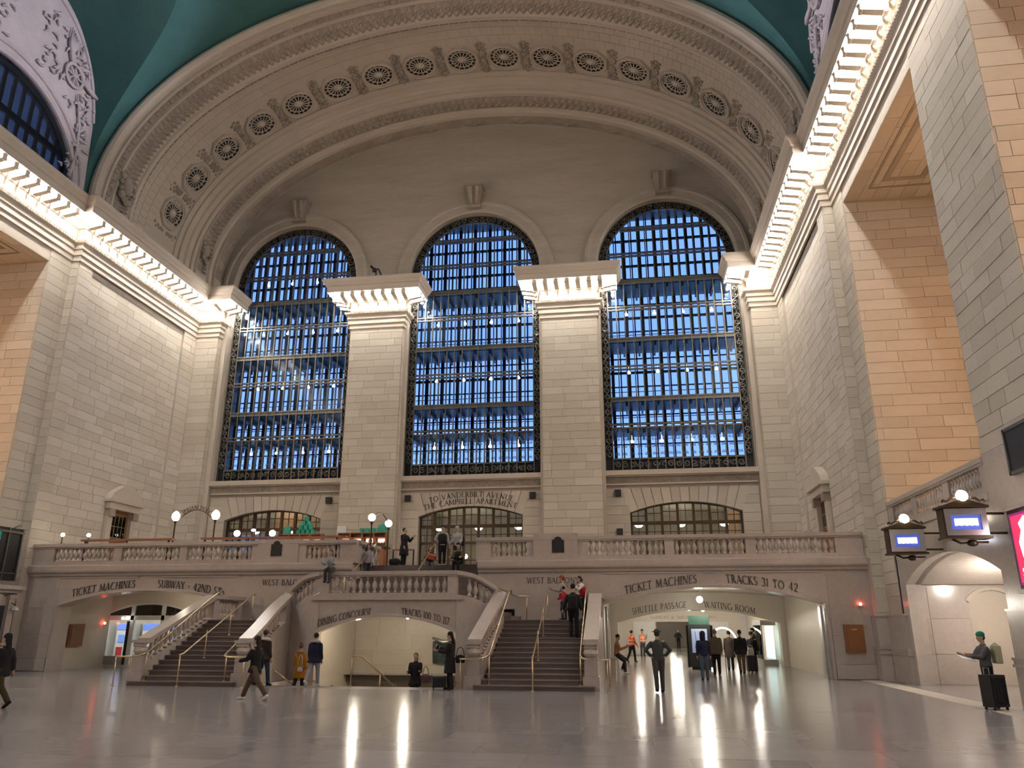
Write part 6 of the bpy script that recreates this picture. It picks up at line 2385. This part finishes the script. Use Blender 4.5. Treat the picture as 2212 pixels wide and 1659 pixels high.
person('long-haired walker in a dark jacket, brown trousers and white shoes crossing the floor', (-1.22, -22.9, 0), -pi / 2 - .15, 1.74, hip=(30, -28), knee=(6, 14), arm=(-14, 30), elb=(20, 50), top=BLK, legs=(.10, .065, .045), shoe=(.75, .73, .70), hair='long', coat=.12, puff=1.05)
person('man in a dark padded jacket with a pale hood and jeans seen from behind', (-3.35, -17.95, 0), pi - .25, 1.80, hip=(16, -14), knee=(6, 12), top=(.022, .02, .02), legs=JEANS, puff=1.15, hood=WHITE, haircol=(.05, .035, .025), coat=.10)
person('woman in a mustard yellow coat starting down the steps', (-2.42, -17.06, -.32), pi - .1, 1.64, abd=(14, 9), top=(.42, .17, .012), legs=BLK, coat=.36, puff=1.12, hood=(.28, .19, .11), haircol=(.11, .07, .05), hair='bun', **SLOW)
person('man in a navy puffer jacket, grey trousers and white shoes by the down steps', (-1.55, -17.9, 0), pi - .1, 1.70, top=NAVY, legs=GREY, shoe=(.7, .7, .68), puff=1.22, hood=(.40, .38, .36), hip=(12, -16), knee=(6, 26), coat=.14)
person('dark-haired person far down the steps with only the head showing', (-2.69, -13.2, -2.08), pi, 1.76, top=BLK, legs=BLK)
person('woman in a black coat coming up from the dining concourse steps', (1.52, -16.3, -.64), .05, 1.66, arm=(12, 16), elb=(70, 75), top=BLK, legs=BLK, coat=.30, puff=1.12, hair='long', haircol=(.16, .11, .06), hip=(8, 20), knee=(8, 40))
person('woman in a long black coat standing beside the north staircase looking at a phone', (3.28, -18.62, 0), -pi / 2 + .1, 1.74, arm=(35, 30), elb=(85, 70), top=BLK, legs=BLK, coat=.42, puff=1.12, hair='long', haircol=BLK, head=(0, -14), hip=(4, -4))
person('person in a pale grey jacket sitting on the platform balustrade', (-2.28, -15.14, 3.92 - .46), .05, 1.60, hip=(82, 78), knee=(84, 70), lean=14, arm=(26, 26), elb=(66, 66), top=(.30, .32, .32), legs=(.05, .045, .045), hair='long', haircol=(.10, .06, .035), head=(0, -20))
person('person in a light grey jacket walking down the balcony steps', (-2.42, -10.5, 3.76), -.15, 1.66, hip=(14, -6), knee=(12, 20), top=(.42, .41, .43), legs=(.06, .06, .07), hair='bun', haircol=(.06, .03, .025), puff=1.12, head=(25, 5))
person('companion in a dark grey top half hidden behind the light grey jacket', (-2.55, -9.95, 4.0), -.15, 1.70, hip=(12, -6), knee=(10, 20), top=(.12, .115, .13), legs=BLK, haircol=(.05, .03, .02))
person('man in a long black coat standing on the balcony with a bag, face raised', (-1.26, -8.9, ZBF), 1.2, 1.76, arm=(10, 35), elb=(15, 100), top=BLK, legs=BLK, coat=.42, puff=1.15, haircol=BLK, head=(10, 24))
person('person in an open pale jacket and black trousers standing at the head of the steps', (.62, -9.15, ZBF), .25, 1.80, abd=(30, 16), top=(.34, .34, .33), vest=(.012, .012, .013), legs=BLK, shoe=(.5, .5, .5), hair='beanie', haircol=BLK, puff=1.1)
person('person in a pale hooded jacket standing at the head of the steps, backpack strap', (1.30, -9.1, ZBF), -.1, 1.76, arm=(12, 12), elb=(50, 50), top=(.36, .35, .34), legs=(.05, .05, .06), hair='beanie', haircol=(.45, .44, .43), puff=1.15, head=(0, -18))
person('seated person in dark clothes holding an orange parcel on the steps', (.32, -10.1, ZBF - .52), .2, 1.68, hip=(88, 84), knee=(86, 82), lean=12, arm=(30, 30), elb=(80, 80), top=(.07, .05, .04), legs=(.10, .10, .11), haircol=(.10, .04, .03), hair='long', head=(20, -10))
person('seated bearded man in an olive jacket with a dark beanie on the steps', (1.62, -10.1, ZBF - .50), -.1, 1.80, hip=(88, 84), knee=(86, 82), lean=10, arm=(25, 25), elb=(60, 60), top=(.10, .085, .035), vest=(.02, .018, .015), legs=BLK, hair='beanie', haircol=BLK, puff=1.12)
person('woman with a ponytail in white sleeves and red vest leaning on the staircase rail', (7.25, -12.7, ZL), -pi / 2 + .5, 1.68, lean=16, arm=(45, 45), elb=(70, 70), top=(.70, .68, .66), vest=(.40, .02, .03), legs=BLK, hair='pony', haircol=(.06, .03, .02), head=(0, 6))
person('man in a grey jacket and red cap by the balcony wall of the north landing', (6.35, -12.1, ZL), -pi / 2, 1.72, arm=(30, 30), elb=(75, 75), top=(.42, .40, .37), legs=(.36, .34, .31), hair='cap', haircol=(.40, .06, .05))
person('man in black with a dark backpack climbing the north staircase', (7.02, -15.45, 1.54), pi, 1.84, hip=(4, 18), knee=(4, 36), abd=(12, 22), top=(.02, .02, .024), vest=BLK, legs=(.01, .01, .012), haircol=BLK, puff=1.02)
person('child in red and white with a dark coat on the north landing', (6.55, -13.85, ZL), pi + .4, 1.22, arm=(20, 20), elb=(60, 60), top=(.40, .03, .04), legs=(.03, .028, .032), haircol=BLK, skirt=.25)
person('young man in a salmon shirt perched at the arch jamb with a phone', (8.36, -8.8, 0), pi / 2, 1.74, hip=(50, 62), knee=(48, 86), lean=4, arm=(30, 28), elb=(80, 85), top=(.42, .20, .13), legs=(.03, .03, .035), shoe=(.7, .68, .66), haircol=BLK, head=(0, -16))
person('worker in an orange high-visibility vest walking in the passage, nearer one', (8.98, 2.85, 0), pi * .75, 1.72, arm=(10, 30), elb=(30, 70), hip=(14, -12), knee=(8, 20), top=(.55, .13, .06), vest=(.95, .18, .06), legs=BLK, haircol=BLK)
person('worker in an open orange high-visibility vest standing farther down the passage', (9.68, 11.4, 0), .3, 1.74, arm=(5, 30), elb=(20, 120), top=(.35, .33, .33), vest=(.95, .20, .08), legs=(.05, .05, .06), hair='cap', haircol=(.05, .05, .06))
person('uniformed officer with hands on hips and a round hat seen from behind', (9.83, -18.55, 0), pi + .12, 1.82, hip=(3, -8), knee=(4, 12), abd=(42, 40), arm=(-6, -4), elb=(40, 40), top=(.050, .055, .052), legs=(.045, .047, .047), hair='hat', haircol=(.07, .06, .05), puff=1.0)
person('person in dark clothes at the far end of the passage doorway', (13.15, 31.8, 0), .2, 1.70, abd=(34, 20), top=BLK, legs=BLK, haircol=BLK)
person('person in a navy hooded top and jeans standing before the map kiosk', (11.70, -12.6, 0), pi, 1.74, top=NAVY, legs=(.06, .085, .12), hood='up', puff=1.12, hip=(3, -3))
person('man in a brown coat leaning on a walking cane beside the map kiosk', (12.5, -9.0, 0), pi, 1.80, abd=(8, 14), top=(.13, .095, .06), legs=(.02, .018, .018), haircol=(.20, .17, .14), puff=1.15, coat=.12)
person('person in a dark brown coat walking away into the passage', (13.5, -5.2, 0), pi - .1, 1.74, top=(.055, .038, .035), legs=(.05, .042, .04), coat=.35, puff=1.12, haircol=(.03, .02, .02), **SLOW)
person('man in a dark navy coat and khaki trousers walking away', (13.62, -8.15, 0), pi, 1.78, top=(.016, .016, .022), legs=(.15, .11, .075), puff=1.18, coat=.14, haircol=(.03, .025, .02), hip=(9, -12), knee=(6, 18))
person('person in dark clothes carrying a white bag beside a black suitcase', (14.35, -6.4, 0), pi - .5, 1.70, arm=(10, 25), elb=(20, 60), top=(.018, .018, .022), legs=DARK, haircol=(.04, .03, .03), puff=1.1, head=(-60, 0))
person('tall person in a long black coat by the display case', (15.55, 1.4, 0), -pi / 2 - .3, 1.84, top=BLK, legs=BLK, coat=.45, puff=1.12, hair='flat_cap', haircol=BLK)
person('traveller in a green beanie and grey jacket reading a paper near the track gate', (17.95, -21.75, 0), -pi / 2, 1.78, arm=(38, 34), elb=(62, 66), top=(.10, .095, .10), legs=BLK, hair='beanie', haircol=(.01, .20, .12), puff=1.1, head=(0, -8))
person('person in dark clothes walking in from the south side of the floor', (-6.42, -25.9, 0), -pi / 2, 1.78, top=BLK, legs=(.05, .035, .01), hair='long', haircol=BLK, coat=.15, puff=1.1, **WALK)

# =================================================================== THINGS PEOPLE CARRY
def suitcase(label, loc, rz, w=.42, d=.26, h=.62, col='black', handle=.95):
    t = thing('suitcase', label, 'suitcase', loc, rz)
    m = MB(); m.box(-w / 2, w / 2, -d / 2, d / 2, .07, h)
    for z in (.12, h - .06):
        m.tube([(-w / 2, -d / 2, z), (w / 2, -d / 2, z)], .015, 6)
    for i in range(5):
        x = -w / 2 + w * (i + .5) / 5
        m.tube([(x, -d / 2 - .004, .12), (x, -d / 2 - .004, h - .06)], .012, 5)
    obj('shell', m, col, t)
    for sx in (-1, 1):
        for sy in (-1, 1):
            m = MB(); m.tube([(sx * (w / 2 - .05) - .015, sy * (d / 2 - .04), .035), (sx * (w / 2 - .05) + .015, sy * (d / 2 - .04), .035)], .035, 10)
            obj('wheel', m, 'black', t)
    if handle:
        m = MB(); m.tube([(-.09, d / 2 - .04, h), (-.09, d / 2 - .04, handle), (.09, d / 2 - .04, handle), (.09, d / 2 - .04, h)], .012, 6)
        obj('handle', m, 'steel', t)
    return t


suitcase('low black wheeled bag on the floor beside the woman in the long black coat', (2.92, -18.55, 0), .3, .44, .34, .40, 'black', 0)
suitcase('upright black suitcase pulled behind the person with the white bag', (14.18, -7.15, 0), .1, .42, .28, .72)
suitcase('tall black suitcase next to the traveller in the green beanie', (17.75, -22.45, 0), .5, .50, .32, .80)


def soft_bag(name, label, cat, loc, rz, col, w=.3, d=.14, h=.26, strap=None):
    t = thing(name, label, cat, loc, rz)
    b = MB()
    b.ball((0, 0, 0), .5, 12, 8, w, d, h)
    b.box(-w * .42, w * .42, -d * .36, d * .36, -h * .48, h * .36)
    v, f = melt(b, .018, 3)
    m = MB(); m.add(v, f)
    obj('body', m, colour(col), t, True)
    if strap:
        m = MB(); m.tube([(-w * .4, 0, h * .3), (-w * .25, 0, h * .3 + strap * .8), (0, 0, h * .3 + strap), (w * .25, 0, h * .3 + strap * .8), (w * .4, 0, h * .3)], .012, 6)
        obj('strap', m, colour(col), t, True)
    return t


soft_bag('shoulder_bag', 'small white shoulder bag on the back of the mustard yellow coat', 'bag', (-2.30, -17.32, .50), .3, (.55, .52, .48), .20, .07, .17, .42)
soft_bag('handbag', 'dark handbag hanging at the side of the woman coming up the steps', 'bag', (1.92, -16.42, .20), .3, (.12, .06, .06), .26, .12, .30, .30)
soft_bag('handbag', 'black handbag hanging from the arm of the woman beside the north staircase', 'bag', (3.62, -18.66, .93), 0, (.012, .012, .014), .34, .14, .26, .28)
soft_bag('backpack', 'black backpack worn on the man climbing the north staircase', 'backpack', (7.02, -15.70, 1.54 + 1.22), 0, (.012, .012, .014), .34, .22, .50)
soft_bag('backpack', 'pale yellow backpack worn by the traveller in the green beanie', 'backpack', (18.24, -21.75, 1.28), pi / 2, (.50, .47, .30), .34, .24, .52)
soft_bag('tote_bag', 'white carrier bag held by the person beside the black suitcase', 'bag', (14.22, -6.72, .82), .2, (.72, .72, .70), .34, .14, .46, .18)
soft_bag('backpack', 'dark backpack worn by the person in the pale hooded jacket', 'backpack', (1.40, -8.85, ZBF + 1.15), 0, (.014, .014, .016), .40, .22, .52)
soft_bag('duffel_bag', 'black duffel bag on the balcony floor beside the man in the long coat', 'bag', (-1.62, -9.1, ZBF + .18), .2, (.012, .012, .013), .55, .28, .38)
m = MB()
m.tube([(0, 0, .0), (0, 0, .86), (-.02, -.03, .92), (-.05, -.10, .92)], .014, 6)
o = obj('walking_cane', m, 'wood', None, True, label='thin walking cane in the hand of the man in the brown coat', category='cane')
o.location = (12.86, -9.12, 0)
m = MB(); m.box(-.16, .16, -.22, .22, -.006, .006)
o = obj('folded_paper', m, 'white_paint', None, label='white paper held by the traveller in the green beanie', category='paper')
o.location = (17.50, -21.78, 1.16)
o.rotation_euler = (.2, .25, 0)
m = MB(); m.box(-.14, .14, -.1, .1, -.1, .1)
o = obj('parcel', m, colour((.50, .13, .05)), None, label='orange parcel held by the seated person on the balcony steps', category='parcel')
o.location = (.48, -10.52, ZBF + .28)
o.rotation_euler = (.3, .2, .4)
for loc, lab in (((8.80, -8.74, 1.10), 'dark phone in the hand of the young man in the salmon shirt'), ((2.86, -18.60, 1.28), 'dark phone held by the woman in the long black coat')):
    m = MB(); m.box(-.04, .04, -.005, .005, -.075, .075)
    o = obj('phone', m, 'black', None, label=lab, category='phone')
    o.location = loc
    o.rotation_euler = (.5, 0, .9)
# seat ledge under the perching man
m = MB(); m.box(7.96, 8.32, -9.6, -8.0, 0, .58); m.box(7.94, 8.38, -9.65, -7.95, .58, .64)
obj('stone_bench', m, 'marble', None, label='low stone ledge at the south jamb of the north passage', category='bench')
# floor spot on the arch lip
t = thing('ceiling_spotlight', 'tiny black spotlight on the outer lip of the great arch', 'spotlight', (13.0, -11.9, 33.0))
m = MB(); m.tube([(0, 0, 0), (0, -.15, .35)], .12, 8); obj('body', m, 'black', t)
m = MB(); m.box(-.1, .1, -.05, .3, -.25, 0); obj('base', m, 'black', t)

bpy.data.scenes.remove(TMP)
